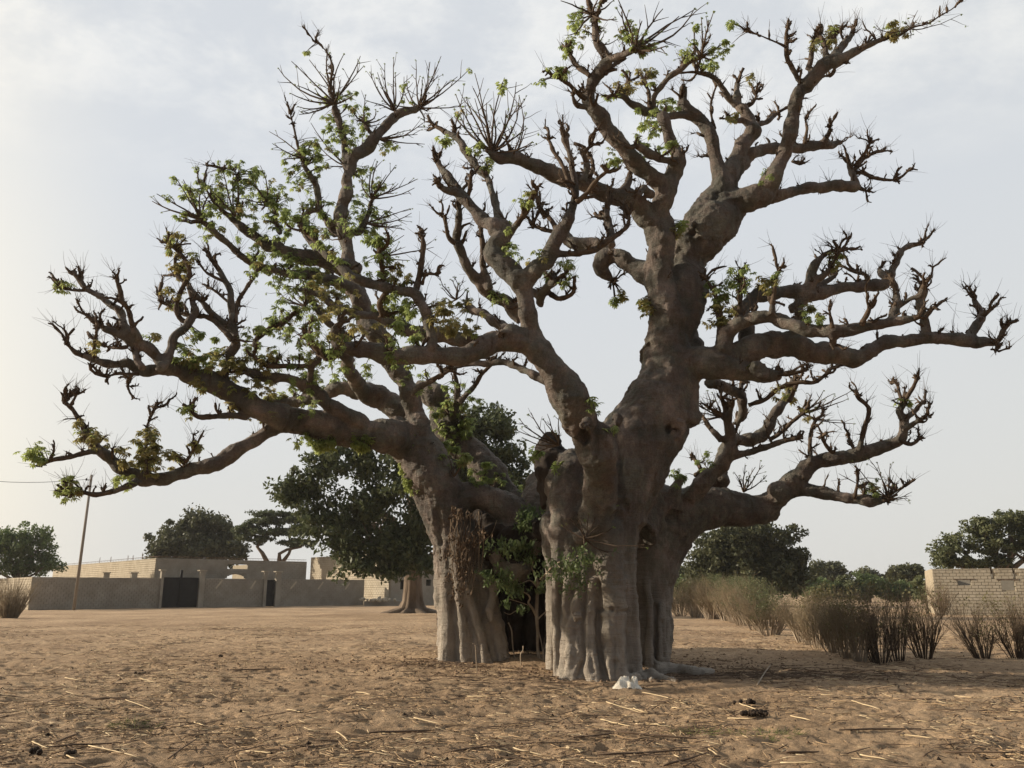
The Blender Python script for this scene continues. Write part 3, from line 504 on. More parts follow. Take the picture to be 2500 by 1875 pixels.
br('A', 'limb_left_big', 18.2, 18.0, [(1510, 240, 12), (1400, 185, 9), (1350, 125, 6)])
br('A', 'limb_left_big', 18.3, 18.6, [(1540, 380, 9), (1460, 310, 9), (1400, 280, 7)])
br('A', 'limb_left_big', 18.6, 17.8, [(1680, 1160, 28), (1500, 1145, 22), (1345, 1160, 19), (1290, 1110, 9)])
br('A', 'limb_left_big', 17.5, 17.2, [(940, 860, 16), (870, 868, 11), (790, 865, 11), (725, 882, 6)])
br('A', 'limb_left_big', 17.5, 17.8, [(900, 870, 11), (862, 905, 8), (862, 950, 6)])
br('A', 'limb_left_big', 17.3, 17.5, [(960, 830, 30), (920, 740, 25), (895, 670, 20)])
br('A', 'limb_left_big', 17.2, 17.0, [(630, 760, 16), (640, 650, 11), (652, 565, 9)])
br('A', 'limb_left_big', 17.3, 17.6, [(860, 680, 14), (780, 690, 12), (700, 675, 7)])
br('A', 'limb_left_big', 18.9, 18.9, [(1715, 690, 20), (1740, 620, 18), (1820, 560, 18), (1900, 530, 20), (1980, 450, 14)])
br('A', 'limb_left_low', 19.2, 17.0, [(1960, 1215, 60), (1860, 1235, 52), (1760, 1275, 50), (1620, 1385, 48), (1450, 1465, 50), (1300, 1515, 52), (1150, 1560, 46), (1000, 1572, 48), (920, 1560, 46), (820, 1500, 42), (720, 1430, 40), (650, 1350, 34), (590, 1290, 28), (550, 1200, 18), (480, 1095, 15), (430, 1055, 13)])
br('A', 'limb_left_low', 17.2, 16.6, [(660, 1390, 26), (560, 1400, 18), (450, 1430, 16), (340, 1452, 15), (285, 1475, 8)])
br('A', 'limb_left_low', 17.4, 17.0, [(940, 1580, 36), (880, 1610, 26), (820, 1640, 24), (740, 1665, 20), (650, 1680, 18), (560, 1665, 14), (470, 1690, 8)])
br('A', 'limb_left_low', 17.0, 16.9, [(470, 1085, 12), (520, 1000, 7)])
br('A', 'limb_left_low', 17.4, 17.6, [(990, 1540, 16), (985, 1400, 12), (995, 1220, 9), (1045, 1095, 7)])
br('A', 'limb_left_low', 17.6, 17.4, [(1250, 1460, 14), (1300, 1390, 10), (1310, 1350, 7)])
# left background limbs
br('C', 'limb_left_back', 21.3, 22.0, [(1130, 1520, 70), (1020, 1380, 74), (900, 1290, 76), (760, 1250, 66), (600, 1240, 48), (480, 1300, 46), (300, 1340, 40), (180, 1330, 24)])
br('C', 'limb_left_back', 19.8, 18.4, [(800, 1500, 60), (640, 1390, 52), (500, 1300, 50), (400, 1215, 50), (300, 1180, 38), (150, 1170, 36), (20, 1130, 28)])
br('C', 'limb_left_back', 18.8, 18.2, [(430, 1210, 24), (455, 1080, 26), (500, 1010, 24), (430, 930, 22), (395, 840, 18)])
br('C', 'limb_left_back', 18.6, 18.3, [(470, 1060, 20), (390, 1085, 20), (250, 1090, 19), (130, 1080, 17), (50, 1020, 10)])
br('C', 'limb_left_back', 13.9, 13.5, [(620, 990, 40), (560, 1040, 28), (470, 960, 22), (430, 880, 16)])
br('C', 'limb_left_back', 21.7, 18.9, [(830, 1290, 60), (745, 1190, 48), (690, 1090, 42), (680, 1000, 44)])
br('C', 'limb_left_back', 19.5, 19.9, [(380, 700, 16), (440, 650, 22), (540, 780, 24), (620, 840, 26), (700, 900, 30)])
# tall upper-left limb
br('C', 'limb_upper_left', 20.6, 20.4, [(1225, 1820, 60), (1195, 1660, 74), (1160, 1480, 74), (1130, 1340, 70), (1060, 1200, 66), (1000, 1080, 62), (930, 950, 60), (860, 850, 64), (800, 700, 62), (740, 590, 60), (695, 460, 50), (680, 300, 46), (655, 150, 46), (640, 50, 50)])
br('C', 'limb_upper_left', 19.6, 18.9, [(1120, 1260, 34), (1180, 1230, 26), (1280, 1170, 18), (1375, 1120, 9)])
br('B', 'limb_upper_left', 20.6, 21.0, [(1320, 1340, 52), (1350, 1240, 46), (1372, 1140, 40), (1382, 1050, 38), (1400, 950, 44), (1480, 880, 45), (1570, 790, 40), (1640, 710, 35), (1700, 640, 32), (1780, 620, 28), (1860, 585, 24)])
br('B', 'limb_upper_left', 20.8, 20.4, [(1370, 1000, 34), (1358, 860, 20), (1340, 740, 24), (1305, 640, 28), (1290, 560, 20), (1262, 480, 15), (1265, 400, 10), (1280, 320, 8), (1240, 215, 5), (1168, 145, 4)])
br('B', 'limb_upper_left', 20.8, 21.2, [(1560, 800, 18), (1520, 740, 15), (1488, 685, 12)])
br('B', 'limb_upper_left', 20.6, 19.8, [(1300, 1420, 50), (1240, 1350, 30), (1185, 1270, 25), (1178, 1150, 25), (1110, 1020, 22), (1070, 930, 15), (1040, 830, 9), (1010, 700, 6), (990, 625, 4)])
br('B', 'limb_upper_left', 20.6, 21.0, [(1380, 1440, 30), (1480, 1400, 24), (1540, 1230, 14), (1580, 1140, 6)])
br('B', 'limb_leafy_left', 20.4, 19.0, [(1440, 1700, 58), (1300, 1640, 58), (1150, 1610, 56), (1000, 1575, 54), (900, 1540, 46), (820, 1500, 36), (720, 1440, 32), (640, 1370, 28), (560, 1310, 18), (480, 1230, 10), (420, 1130, 6)])
br('B', 'limb_leafy_left', 19.8, 18.6, [(860, 1700, 30), (750, 1650, 25), (640, 1570, 25), (540, 1480, 24), (450, 1400, 24), (395, 1355, 16)])
br('B', 'limb_leafy_left', 19.4, 19.7, [(925, 1440, 18), (890, 1350, 16), (892, 1250, 16), (820, 1245, 13)])
br('B', 'limb_leafy_left', 19.2, 19.0, [(640, 1340, 10), (642, 1200, 8), (635, 1100, 6), (618, 1020, 4), (545, 1000, 3.5)])
br('B', 'limb_leafy_left', 19.6, 19.9, [(1200, 1600, 30), (1130, 1480, 26), (1070, 1400, 25), (1100, 1310, 24), (1180, 1270, 20)])
br('C', 'limb_leafy_left', 19.8, 19.2, [(760, 590, 40), (560, 500, 38), (440, 480, 34), (260, 460, 28), (120, 420, 22), (0, 370, 18), (-60, 330, 14)])
# centre background limb (pale) and spurs
br('H', 'limb_centre_back', 21.8, 22.6, [(760, 760, 90), (640, 520, 94), (480, 370, 96), (320, 210, 96), (230, 60, 90), (170, -60, 80), (90, -150, 60)])
br('C', 'limb_centre_back', 22.2, 21.4, [(1360, 1560, 40), (1400, 1430, 36), (1430, 1320, 30), (1420, 1200, 18), (1410, 1120, 12)])
br('C', 'limb_centre_back', 21.6, 21.2, [(1440, 1340, 22), (1520, 1250, 18), (1600, 1140, 14), (1680, 1060, 8)])
# surface roots
for pts in ([(1600, 1640, 24), (1660, 1640, 17), (1705, 1646, 15), (1738, 1642, 10)], [(1520, 1662, 20), (1570, 1662, 10), (1610, 1668, 7)],
            [(1560, 1650, 20), (1610, 1658, 13), (1660, 1668, 8)], [(1380, 1660, 14), (1350, 1652, 6)], [(1100, 1618, 16), (1062, 1612, 5)]):
    B.append(('R', 'trunk_front', 0, 0, pts))

def catmull(P0, k):
    out = []; n = len(P0)
    for i in range(n-1):
        a, b, c, d = P0[max(i-1, 0)], P0[i], P0[i+1], P0[min(i+2, n-1)]
        for j in range(k):
            t = j/k
            out.append(tuple(.5*((2*b[q])+(-a[q]+c[q])*t+(2*a[q]-5*b[q]+4*c[q]-d[q])*t*t+(-a[q]+3*b[q]-3*c[q]+d[q])*t**3) for q in range(len(a))))
    out.append(P0[-1]); return out
tree = empty('baobab', tuple(G(1400, 1630)), 'huge old baobab with fluted grey trunks, a dark hollow and pruned gnarled limbs', 'tree')
tree.location.z = 0
skel = []            # (pos, radius, tangent, part, branch index, t)
paths = []
for bi, (c, part, d0, d1, pts) in enumerate(B):
    q = []
    if c == 'R':
        for x, y, r in pts:
            p = G(x, y); rw = wr(r, p); p.z = rw*.15; q.append((p.x, p.y, p.z, rw))
    else:
        ox, oy, s = CR[c]
        acc = [0]
        for i in range(1, len(pts)): acc.append(acc[-1]+math.dist(pts[i][:2], pts[i-1][:2]))
        for (x, y, r), a in zip(pts, acc):
            t = a/acc[-1]; Y = d0+(d1-d0)*t
            p = P(ox+x*s, oy+y*s, Y); q.append((p.x, p.y, p.z, wr(r*s, p)))
    ln = sum(math.dist(q[i][:3], q[i+1][:3]) for i in range(len(q)-1))
    rm = sum(v[3] for v in q)/len(q)
    k = max(2, int(ln/(len(q)-1)/max(.05, rm*.45)))
    cq = catmull(q, min(k, 14))
    ph = random.uniform(0, 90)
    pp = []; rr = []
    small = rm < .12
    for i, v in enumerate(cq):
        p = Vector(v[:3]); w = i/len(cq); r = max(.006, v[3])
        if not part.startswith('trunk'):
            a = r*.16; u = i*.55+ph
            p = p+Vector((math.sin(u)*a, math.sin(u*1.3+2)*a*1.5, math.sin(u*.8+1)*a))
            r *= 1+.07*math.sin(u*1.9)+random.uniform(-.05, .05)
        pp.append(p); rr.append(r)
    paths.append((part, pp, rr, c))
    for i in range(len(pp)):
        t = (pp[min(i+1, len(pp)-1)]-pp[max(i-1, 0)]).normalized()
        skel.append((pp[i], rr[i], t, part, bi, i/(len(pp)-1)))
big = MB(); thin = {}
for part, pp, rr, c in paths:
    rm = max(rr)
    # split: thick run goes to the voxel shell, thin run stays a tube
    cut = len(rr)
    for i in range(len(rr)):
        if rr[i] < .062 and max(rr[i:]) < .075: cut = i; break
    if cut >= 2:
        # flatten slight lumps on the thick part
        big.tube(pp[:min(cut+1, len(pp))], rr[:min(cut+1, len(pp))], 16 if rm > .3 else 10, jit=.03 if c != 'N' else 0)
        if cut >= len(pp)-1 or c == 'N':
            big.blob(pp[min(cut, len(pp)-1)], rr[min(cut, len(pp)-1)]*.98, nu=10, nv=7, j=.08)
    if cut < len(rr)-1:
        s0 = max(0, cut-1); thin.setdefault(part, []).append((pp[s0:], rr[s0:]))
# burls and scars on the big wood
for crp, x, y, Y, r in (('H', 1200, 110, 14.75, 62), ('H', 1790, 130, 17.0, 70), ('H', 1770, 240, 17.1, 50), ('D', 1930, 1110, 17.55, 40), ('D', 1980, 1175, 17.7, 26), ('H', 1150, 860, 16.75, 50), ('H', 1135, 1400, 16.5, 30),
                        ('C', 1740, 870, 14.75, 30), ('G', 640, 880, 16.7, 50), ('G', 600, 850, 16.7, 44), ('A', 1090, 820, 17.5, 40), ('O', 1330, 905, 15.9, 18)):
    ox, oy, s = CR[crp]; p = P(ox+x*s, oy+y*s, Y); big.blob(p, wr(r*s, p), (1, .8, 1), j=.25)
o = mesh_obj('tmp_tree', big.v, big.f, None)
md = o.modifiers.new('r', 'REMESH'); md.mode = 'VOXEL'; md.voxel_size = .031; md.adaptivity = 0
sm = o.modifiers.new('s', 'SMOOTH'); sm.factor = .5; sm.iterations = 4
dg = bpy.context.evaluated_depsgraph_get(); full = bpy.data.meshes.new_from_object(o.evaluated_get(dg)); bpy.data.objects.remove(o)
nv = len(full.vertices); co = np.zeros(nv*3, np.float32); full.vertices.foreach_get('co', co); co = co.reshape(-1, 3)
no = np.zeros(nv*3, np.float32); full.vertex_normals.foreach_get('vector', no); no = no.reshape(-1, 3)
# label vertices by nearest limb
kd = kdtree.KDTree(len(skel))
for i, s_ in enumerate(skel): kd.insert(s_[0], i)
kd.balance()
names = sorted({s_[3] for s_ in skel}); nid = {n: i for i, n in enumerate(names)}
lab = np.zeros(nv, np.int32); vrad = np.zeros(nv, np.float32)
srad = [s_[1] for s_ in skel]; sid = [nid[s_[3]] for s_ in skel]
for i in range(nv):
    best = 1e9
    for _, j, d in kd.find_n(co[i], 7):
        e = d/srad[j]
        if e < best: best = e; lab[i] = sid[j]; vrad[i] = srad[j]
# wood relief: ridges down the trunks, wrinkles and lumps on limbs
z = co[:, 2]; up = np.abs(no[:, 2])
amp = np.clip(vrad/.5, .12, 1)
low = np.clip((4.2-z)/3.5, 0, 1)*np.clip(amp, 0, 1)
warp = fbm(co*np.array([.5, .5, .5])+3, 2)[:, None]
ridg = 1-np.abs(vnoise(co*np.array([3.6, 3.6, .30])+warp*.9+11)); ridg = ridg**3
r2 = 1-np.abs(vnoise(co*np.array([8.5, 8.5, .8])+warp+41)); r2 = r2**3
disp = low*(-.065*ridg*np.clip(vrad/.5, .2, 1)-.06*r2+.05)
disp += amp*.06*fbm(co*1.4+7, 3)+np.minimum(amp, .6)*.05*fbm(co*4.5+2, 4, .6)
kn = vnoise(co*2.3+77); disp += np.clip(kn-.55, 0, 1)*.16*np.minimum(amp*2, 1); pk = vnoise(co*3.1+91); disp -= np.clip(pk-.62, 0, 1)*.22*np.minimum(amp*1.6, 1)
wr_ = 1-np.abs(vnoise(co*np.array([1.6, 1.6, 9])+warp*2)); disp -= amp*.010*wr_**6
# pits / dark hollows
for crp, x, y, Y, r, dp in (('H', 1205, 130, 14.6, 42, .22), ('D', 1930, 1105, 17.3, 30, .18), ('D', 1978, 1172, 17.4, 14, .12), ('H', 1790, 130, 16.8, 48, .22), ('C', 1740, 872, 14.6, 16, .12), ('G', 270, 640, 17.4, 10, .1),
                            ('H', 1150, 1430, 16.4, 16, .07), ('H', 1330, 1345, 16.5, 12, .06), ('H', 1370, 1345, 16.5, 14, .08), ('H', 1300, 1340, 16.5, 10, .05), ('H', 1410, 1342, 16.5, 9, .05), ('N', 1262, 1345, 20.2, 14, .15), ('N', 1235, 1360, 20.1, 10, .12)):
    ox, oy, s = CR[crp]; p = P(ox+x*s, oy+y*s, Y); r = wr(r*s, p)
    dx = (co[:, 0]-p.x)**2+(co[:, 2]-p.z)**2; near = np.abs(co[:, 1]-p.y) < 1.0
    disp -= np.where(near, dp*np.exp(-(dx/(r*r))**2), 0)
front = no[:, 1] < .45
vv_ = co-np.array(CAMP, dtype=np.float32); wv = vv_[:, 1]*FWD.y+vv_[:, 2]*FWD.z
pxv = CXP+FPX*vv_[:, 0]/wv; pyv = CYP-FPX*(vv_[:, 1]*UPV.y+vv_[:, 2]*UPV.z)/wv
jit_ = vnoise(co*6.)*2.2
for wd, dp, y0_, y1_, pts in ((5, .13, 15.5, 19, [(1369, 1425), (1369, 1480), (1366, 1540), (1361, 1631), (1356, 1660)]), (4.5, .11, 15.5, 18, [(1398, 1440), (1390, 1480), (1382, 1520), (1378, 1595), (1372, 1650)]), (4.5, .10, 15.5, 18, [(1428, 1430), (1424, 1530), (1428, 1600), (1412, 1650)]),
        (5.5, .15, 15.5, 18, [(1463, 1425), (1460, 1500), (1459, 1560), (1468, 1620), (1482, 1670)]), (6, .18, 15.5, 19, [(1566, 1290), (1562, 1343), (1561, 1418), (1568, 1507), (1574, 1600), (1575, 1665)]), (3, .07, 15.5, 18, [(1460, 1491), (1490, 1491), (1505, 1495), (1530, 1492)]),
        (3, .022, 15.5, 18, [(1452, 1424), (1500, 1428), (1562, 1425)]), (3, .018, 15.5, 18, [(1465, 1366), (1520, 1369), (1560, 1366)]), (5, .12, 19, 22, [(1129, 1440), (1136, 1480), (1148, 1520), (1164, 1573), (1170, 1625)]), (4.5, .10, 19, 22, [(1106, 1470), (1110, 1540), (1113, 1615)]),
        (5, .10, 19, 22, [(1064, 1245), (1071, 1290), (1078, 1330)]), (6, .12, 14, 18, [(1508, 1230), (1513, 1160), (1511, 1100), (1502, 1060)]), (4, .08, 19, 22, [(1192, 1500), (1200, 1560), (1214, 1625)]), (3.5, .02, 19, 22, [(1070, 1470), (1090, 1474), (1125, 1468)]), (4, .10, 19, 22, [(1600, 1480), (1602, 1540), (1598, 1610)]), (4, .08, 19, 22, [(1617, 1520), (1620, 1600)]),
        (3.5, .06, 15.5, 18, [(1443, 1500), (1441, 1560), (1446, 1640)]), (3, .05, 15.5, 18, [(1500, 1560), (1501, 1610), (1497, 1660)]), (3, .05, 15.5, 18, [(1530, 1540), (1533, 1600), (1540, 1660)])):
    best = np.full(nv, 1e9, np.float32)
    for (ax, ay), (bx_, by_) in zip(pts[:-1], pts[1:]):
        dx, dy = bx_-ax, by_-ay; t = np.clip(((pxv-ax)*dx+(pyv-ay)*dy)/(dx*dx+dy*dy), 0, 1); best = np.minimum(best, np.hypot(pxv+jit_-ax-t*dx, pyv+jit_-ay-t*dy))
    m_ = front & (co[:, 1] > y0_) & (co[:, 1] < y1_); dp *= .62; wd = wd*1.1; disp += np.where(m_, -dp*np.exp(-(best/wd)**2)+dp*.30*np.exp(-((best-wd*2.6)/(wd*1.3))**2), 0)
disp += np.clip(vrad/.4, 0, 1)*.010*fbm(co*np.array([13, 13, 9.])+5, 2)
co = co+no*disp[:, None].astype(np.float32)
full.vertices.foreach_set('co', co.ravel()); full.update()
full.vertex_normals.foreach_get('vector', no.reshape(-1)) if False else None
no2 = np.zeros(nv*3, np.float32); full.vertex_normals.foreach_get('vector', no2); no2 = no2.reshape(-1, 3)
nf = len(full.polygons); lt = np.zeros(nf, np.int32); full.polygons.foreach_get('loop_total', lt)
lv = np.zeros(len(full.loops), np.int32); full.loops.foreach_get('vertex_index', lv)
FQ = lv.reshape(-1, 4) if (lt == 4).all() else None
print('BAOBAB verts', nv, 'quads', FQ is not None)
if FQ is None:
    st = np.zeros(nf, np.int32); full.polygons.foreach_get('loop_start', st); ok = lt == 4; FQ = np.stack([lv[st[ok]+k] for k in range(4)], 1)
fl = lab[FQ[:, 0]]
for n in names:
    sel = FQ[fl == nid[n]]
    if len(sel) < 4: continue
    u, inv = np.unique(sel, return_inverse=True)
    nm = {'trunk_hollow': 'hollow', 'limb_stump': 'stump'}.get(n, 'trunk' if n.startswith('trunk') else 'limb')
    q_ = inv.reshape(-1, 4); lb_ = np.arange(len(u))
    for _ in range(80):                              # pieces of one limb that do not touch become limbs of their own
        old = lb_.copy(); mn = lb_[q_].min(1)
        for k in range(4): np.minimum.at(lb_, q_[:, k], mn)
        lb_ = lb_[lb_]
        if (old == lb_).all(): break
    ql = lb_[q_[:, 0]]; ids, cnts = np.unique(ql, return_counts=True); main_ = ids[cnts.argmax()]
    for cid, cn in zip(ids, cnts):
        if cid != main_ and cn < 60: continue
        su, si = np.unique(q_[ql == cid], return_inverse=True)
        me = np_mesh(nm, co[u][su], si.reshape(-1, 4), M['char_and_shade' if nm in ('hollow', 'stump') else 'bark'], True)
        me.normals_split_custom_set_from_vertices([tuple(v) for v in no2[u][su]])
        link(nm, me, tree)
bpy.data.meshes.remove(full)
# thin branches
for part, lst in thin.items():
    for pp, rr in lst:
        if len(pp) < 2: continue
        mb = MB(); mb.tube(pp, rr, 7, jit=.12); mb.build('branch', M['spur'], tree)

# ---- spur clusters: knobbly stubs with fine spikes
def rdir(): 
    while True:
        v = Vector((random.uniform(-1, 1), random.uniform(-1, 1), random.uniform(-1, 1)))
        if .1 < v.length < 1: return v.normalized()
def spike(mb, p, d, ln, r, n=3):
    q = [p]; dd = d.copy()
    for k in range(3):
        dd = (dd+rdir()*.16+Vector((0, 0, .05))).normalized(); q.append(q[-1]+dd*ln/3)
    mb.tube(q, [r, r*.8, r*.6, r*.35], n, cap=False); return q
def spur(mb, p, d, size, tips, nst=None, spk=(0, 4), lvl=0):
    for k in range(nst or random.randint(1, 4)):
        dd = (d+rdir()*random.uniform(.5, 1.1)+Vector((0, 0, .25))).normalized(); ln = size*random.choice((.35, .6, .9, 1.4))*random.uniform(.7, 1.2); r0 = min(.042, size*random.uniform(.09, .15))
        q = [p-d*.03]; n_ = 4
        for j in range(n_):
            dd = (dd+rdir()*.5+Vector((0, 0, .12))).normalized(); q.append(q[-1]+dd*ln/n_)
        mb.tube(q, [r0]+[r0*random.uniform(.62, 1.15) for _ in range(n_-1)]+[r0*random.uniform(.55, .95)], 5, jit=.28)
        for j in range(random.randint(1, 4)):
            a = random.choice(q[1:]); e = (dd+rdir()*1.3).normalized(); l2 = size*random.uniform(.12, .38)
            mb.tube([a, a+e*l2*.5, a+e*l2+rdir()*.01], [r0*.6, r0*.5, r0*.38], 4, jit=.2)
        if lvl == 0 and ln > .28 and random.random() < .6: spur(mb, q[-1], dd, size*.55, tips, random.randint(1, 3), spk, 1)
        for j in range(random.randint(*spk)):
            a = random.choice(q[2:]); e = spike(mb, a, (dd+rdir()*.9+Vector((0, 0, .3))).normalized(), random.choice((.1, .16, .25, .42))*random.uniform(.7, 1.3), .0048)
            tips.append(e[-1])
tips = []; spurs = []
ends = set()
bybr = {}
for s_ in skel: bybr.setdefault(s_[4], []).append(s_)
for bi, ss in bybr.items():
    part = ss[0][3]
    if part == 'trunk_hollow' or B[bi][0] == 'R' or (part.startswith('trunk') and B[bi][0] == 'N'): continue
    last = ss[-1]
    if last[1] < .16:
        mb = MB(); spur(mb, last[0], last[2], random.uniform(.22, .36), tips, random.randint(3, 6), (1, 5)); spurs.append((mb, last[0], 1))
    acc = 0
    for a, b in zip(ss[:-1], ss[1:]):
        acc += (a[0]-b[0]).length
        step = .17 if b[1] < .09 else (.27 if b[1] < .17 else (.7 if b[1] < .3 else 4))
        if acc > step*random.uniform(.7, 1.5) and b[5] > .12:
            acc = 0
            pr = rdir(); pr = (pr-b[2]*pr.dot(b[2])).normalized()
            if pr.z < -.2: pr.z *= -1
            d = (pr+b[2]*.35+Vector((0, 0, .35))).normalized()
            mb = MB(); sz = random.uniform(.13, .26) if b[1] < .17 else random.uniform(.12, .2)
            spur(mb, b[0]+pr*b[1]*.85, d, sz, tips, random.randint(1, 4), (0, 5)); spurs.append((mb, b[0], .5))
print('SPURS', len(spurs))
random.shuffle(spurs); spurs.sort(key=lambda s: -s[2])
for mb, p, _ in spurs[:290]: mb.build('spur', M['spur'], tree)
rest = MB()
for mb, p, _ in spurs[290:]:
    b = len(rest.v); rest.v += mb.v; rest.f += [tuple(i+b for i in f) for f in mb.f]
if rest.v: tag(rest.build('spur_growth', M['spur'], tree), kind='stuff')

# ---- long bare twig brooms
tw = MB(); bud = []
def broom(c, Y, bx, by, tipl, r0=7):
    ox, oy, s = CR[c]; a = P(ox+bx*s, oy+by*s, Y)
    for tx, ty in tipl:
        b = P(ox+tx*s, oy+ty*s, Y+random.uniform(-.9, .9)); m = (b-a); n_ = 6; q = []
        bend = rdir()*m.length*.10; bend.z = -abs(bend.z)*.8
        for k in range(n_+1):
            t = k/n_; q.append(a+m*t+bend*math.sin(math.pi*t)+(rdir()*.012 if 0 < k < n_ else Vector()))
        r = wr(r0*s, a); tw.tube(q, [r*(1-.72*k/n_) for k in range(n_+1)], 5, cap=False)
        bud.append(q[-1])
        for k in (2, 3, 4, 5):
            for _ in range(random.choice((0, 1, 1, 2))):
                d = (m.normalized()+rdir()*.75).normalized(); e = spike(tw, q[k], d, m.length*random.uniform(.12, .34), r*.42); bud.append(e[-1])
broom('B', 21.0, 1860, 585, [(2010, 240), (1840, 265), (2200, 330), (1930, 280), (2050, 410), (2200, 575), (1760, 470), (1780, 370), (1990, 370), (1900, 690), (1610, 560), (2120, 380), (1880, 400)])
broom('B', 21.0, 1695, 610, [(1690, 250), (1530, 345), (1630, 290), (1500, 540), (1600, 450), (1700, 350), (1580, 350), (1760, 380)])
broom('B', 20.4, 1290, 560, [(1355, 225), (1465, 240), (1490, 305), (910, 320), (1040, 440), (990, 490), (1000, 275), (1120, 265), (1250, 160), (1040, 580), (1050, 635), (1440, 480), (1410, 490), (1230, 330), (1330, 400), (1160, 460)], 8)
broom('B', 20.8, 1488, 690, [(1500, 500), (1570, 600), (1420, 590), (1640, 640), (1600, 700)])
broom('B', 20.6, 1600, 800, [(1900, 835), (1850, 770), (1890, 690), (1720, 830), (1690, 850), (1800, 740)])
broom('B', 20.9, 1400, 1000, [(1270, 860), (1130, 690), (1180, 840), (1210, 980), (1300, 760), (1480, 780)])
broom('B', 20.7, 1540, 1200, [(1700, 990), (1580, 950), (1850, 1070), (1830, 1130), (1640, 1040), (1720, 1100), (1480, 1060), (1550, 970)])
broom('B', 20.5, 1500, 1370, [(1810, 1300), (1760, 1410), (1800, 1270), (1680, 1260), (1740, 1380)])
broom('B', 20.3, 1560, 1600, [(1760, 1450), (1740, 1530), (1800, 1620), (1960, 1530), (1690, 1480)])
broom('B', 20.0, 1070, 930, [(850, 750), (870, 830), (1080, 800), (1140, 810), (940, 940)])
broom('B', 18.6, 400, 1350, [(60, 1220), (220, 1060), (270, 1075), (90, 1170), (310, 1120), (240, 1320), (410, 1100), (470, 1130)], 9)
broom('B', 19.0, 620, 1320, [(420, 1100), (620, 980), (540, 1000), (640, 1120), (570, 1190), (470, 1230)])
broom('B', 19.3, 830, 1220, [(790, 980), (760, 1040), (720, 1080), (840, 1130), (680, 1200)])
broom('D', 15.9, 560, 615, [(440, 80), (720, 140), (640, 110), (740, 240), (310, 220), (380, 240), (300, 370), (790, 450), (830, 540), (350, 380), (740, 280), (540, 290), (440, 250), (520, 280), (690, 450), (400, 300), (650, 330), (430, 180)], 9)
broom('D', 15.9, 700, 635, [(785, 350), (790, 450), (830, 545), (740, 230), (770, 600)])
broom('E', 15.3, 700, 330, [(1095, 55), (1100, 60), (910, 310), (740, 140), (640, 130), (580, 0), (880, 60), (690, 220), (600, 80), (990, 110)], 11)
broom('E', 15.5, 440, 290, [(600, 240), (490, 210), (480, 200)], 6)
broom('E', 15.5, 400, 100, [(190, 5), (260, 95), (290, 240), (560, 130), (550, 0), (450, -20)], 9)
broom('E', 17.3, 1140, 380, [(1100, 180), (1225, 75), (1080, 290), (1300, 275), (1210, 400), (1190, 140), (970, 360), (1140, 120)], 9)
broom('F', 16.5, 1440, 195, [(1495, 70), (1590, 130), (1790, 95), (1450, 260), (1400, 150), (1200, 180)], 5)
broom('G', 20.6, 880, 1130, [(1180, 990), (1160, 1040), (1190, 1190), (1010, 990), (1070, 1010), (1120, 1170), (940, 1010)], 6)
broom('G', 19.9, 400, 1150, [(240, 1040), (210, 1110), (260, 1190), (310, 990), (200, 1180), (340, 1000), (290, 1080)], 6)
broom('G', 19.3, 1400, 1640, [(1520, 1540), (1540, 1600), (1410, 1430), (1330, 1420), (1430, 1500), (1180, 1410), (1280, 1400), (1100, 1490), (1510, 1640)], 5)
broom('G', 20.2, 530, 1600, [(470, 1480), (640, 1440), (600, 1450), (560, 1480), (500, 1500), (670, 1500), (540, 1440)], 6)
broom('H', 17.3, 1010, 240, [(700, 130), (740, 60), (760, 190), (820, 20), (900, 60), (860, 280), (930, 30), (1010, 20)], 7)
broom('H', 16.2, 1180, 870, [(1385, 790), (1585, 912), (1400, 640), (1420, 980), (1000, 760), (1080, 740), (1330, 440), (1180, 940), (1110, 650), (1210, 700)], 7)
broom('H', 20.3, 300, 450, [(240, 230), (320, 260), (180, 300), (260, 300), (400, 300)], 8)
broom('H', 21.0, 490, 600, [(540, 370), (610, 400), (560, 480), (620, 560), (470, 420), (640, 480), (400, 400)], 6)
broom('C', 18.8, 1420, 640, [(1300, 480), (1410, 480), (1470, 510), (1320, 560), (1260, 660), (1500, 560), (1380, 500), (1440, 520)], 6)
broom('C', 13.7, 540, 1040, [(420, 870), (480, 900), (700, 820), (660, 880), (440, 980), (560, 900)], 6)
broom('C', 18.2, 400, 680, [(260, 560), (330, 560), (290, 620), (240, 640), (420, 560), (380, 480), (200, 560)], 6)
broom('C', 14.6, 650, 230, [(560, 90), (600, 100), (700, 120), (740, 160), (640, 60), (520, 200)], 6)
tag(tw.build('twig_growth', M['spur'], tree), kind='stuff')

# ---- leaves
def palmate(size, n=6, droop=.6):
    V = []; Fc = []
    for k in range(n):
        a = -2.2+4.4*k/(n-1)+random.uniform(-.12, .12); L_ = size*(1-.22*abs(a)/2.2)*random.uniform(.85, 1.1); w = L_*.23
        dx, dy = math.sin(a), math.cos(a); px_, py_ = dy, -dx
        pts = [(0, 0, 0), (dx*L_*.55+px_*w, dy*L_*.55+py_*w, -droop*L_*.22), (dx*L_, dy*L_, -droop*L_*.75), (dx*L_*.55-px_*w, dy*L_*.55-py_*w, -droop*L_*.22)]
        b = len(V); V += [Vector(p) for p in pts]; Fc += [(b, b+1, b+2), (b, b+2, b+3)]
    return V, Fc
def bunch(size=.15, nl=7):
    V = []; Fc = []
    for k in range(nl):
        v, f = palmate(size*random.uniform(.75, 1.1), random.choice((5, 6, 7)), random.uniform(.3, 1.3))
        yaw = random.uniform(0, 6.28); tilt = random.uniform(-.2, 1.0)
        m = Matrix.Rotation(yaw, 3, 'Z')@Matrix.Rotation(-tilt, 3, 'X'); off = m@Vector((0, size*random.uniform(.3, 1.1), random.uniform(-.05, .06)))
        b = len(V); V += [m@q+off for q in v]; Fc += [tuple(i+b for i in q) for q in f]
    return V, Fc
BV = {}
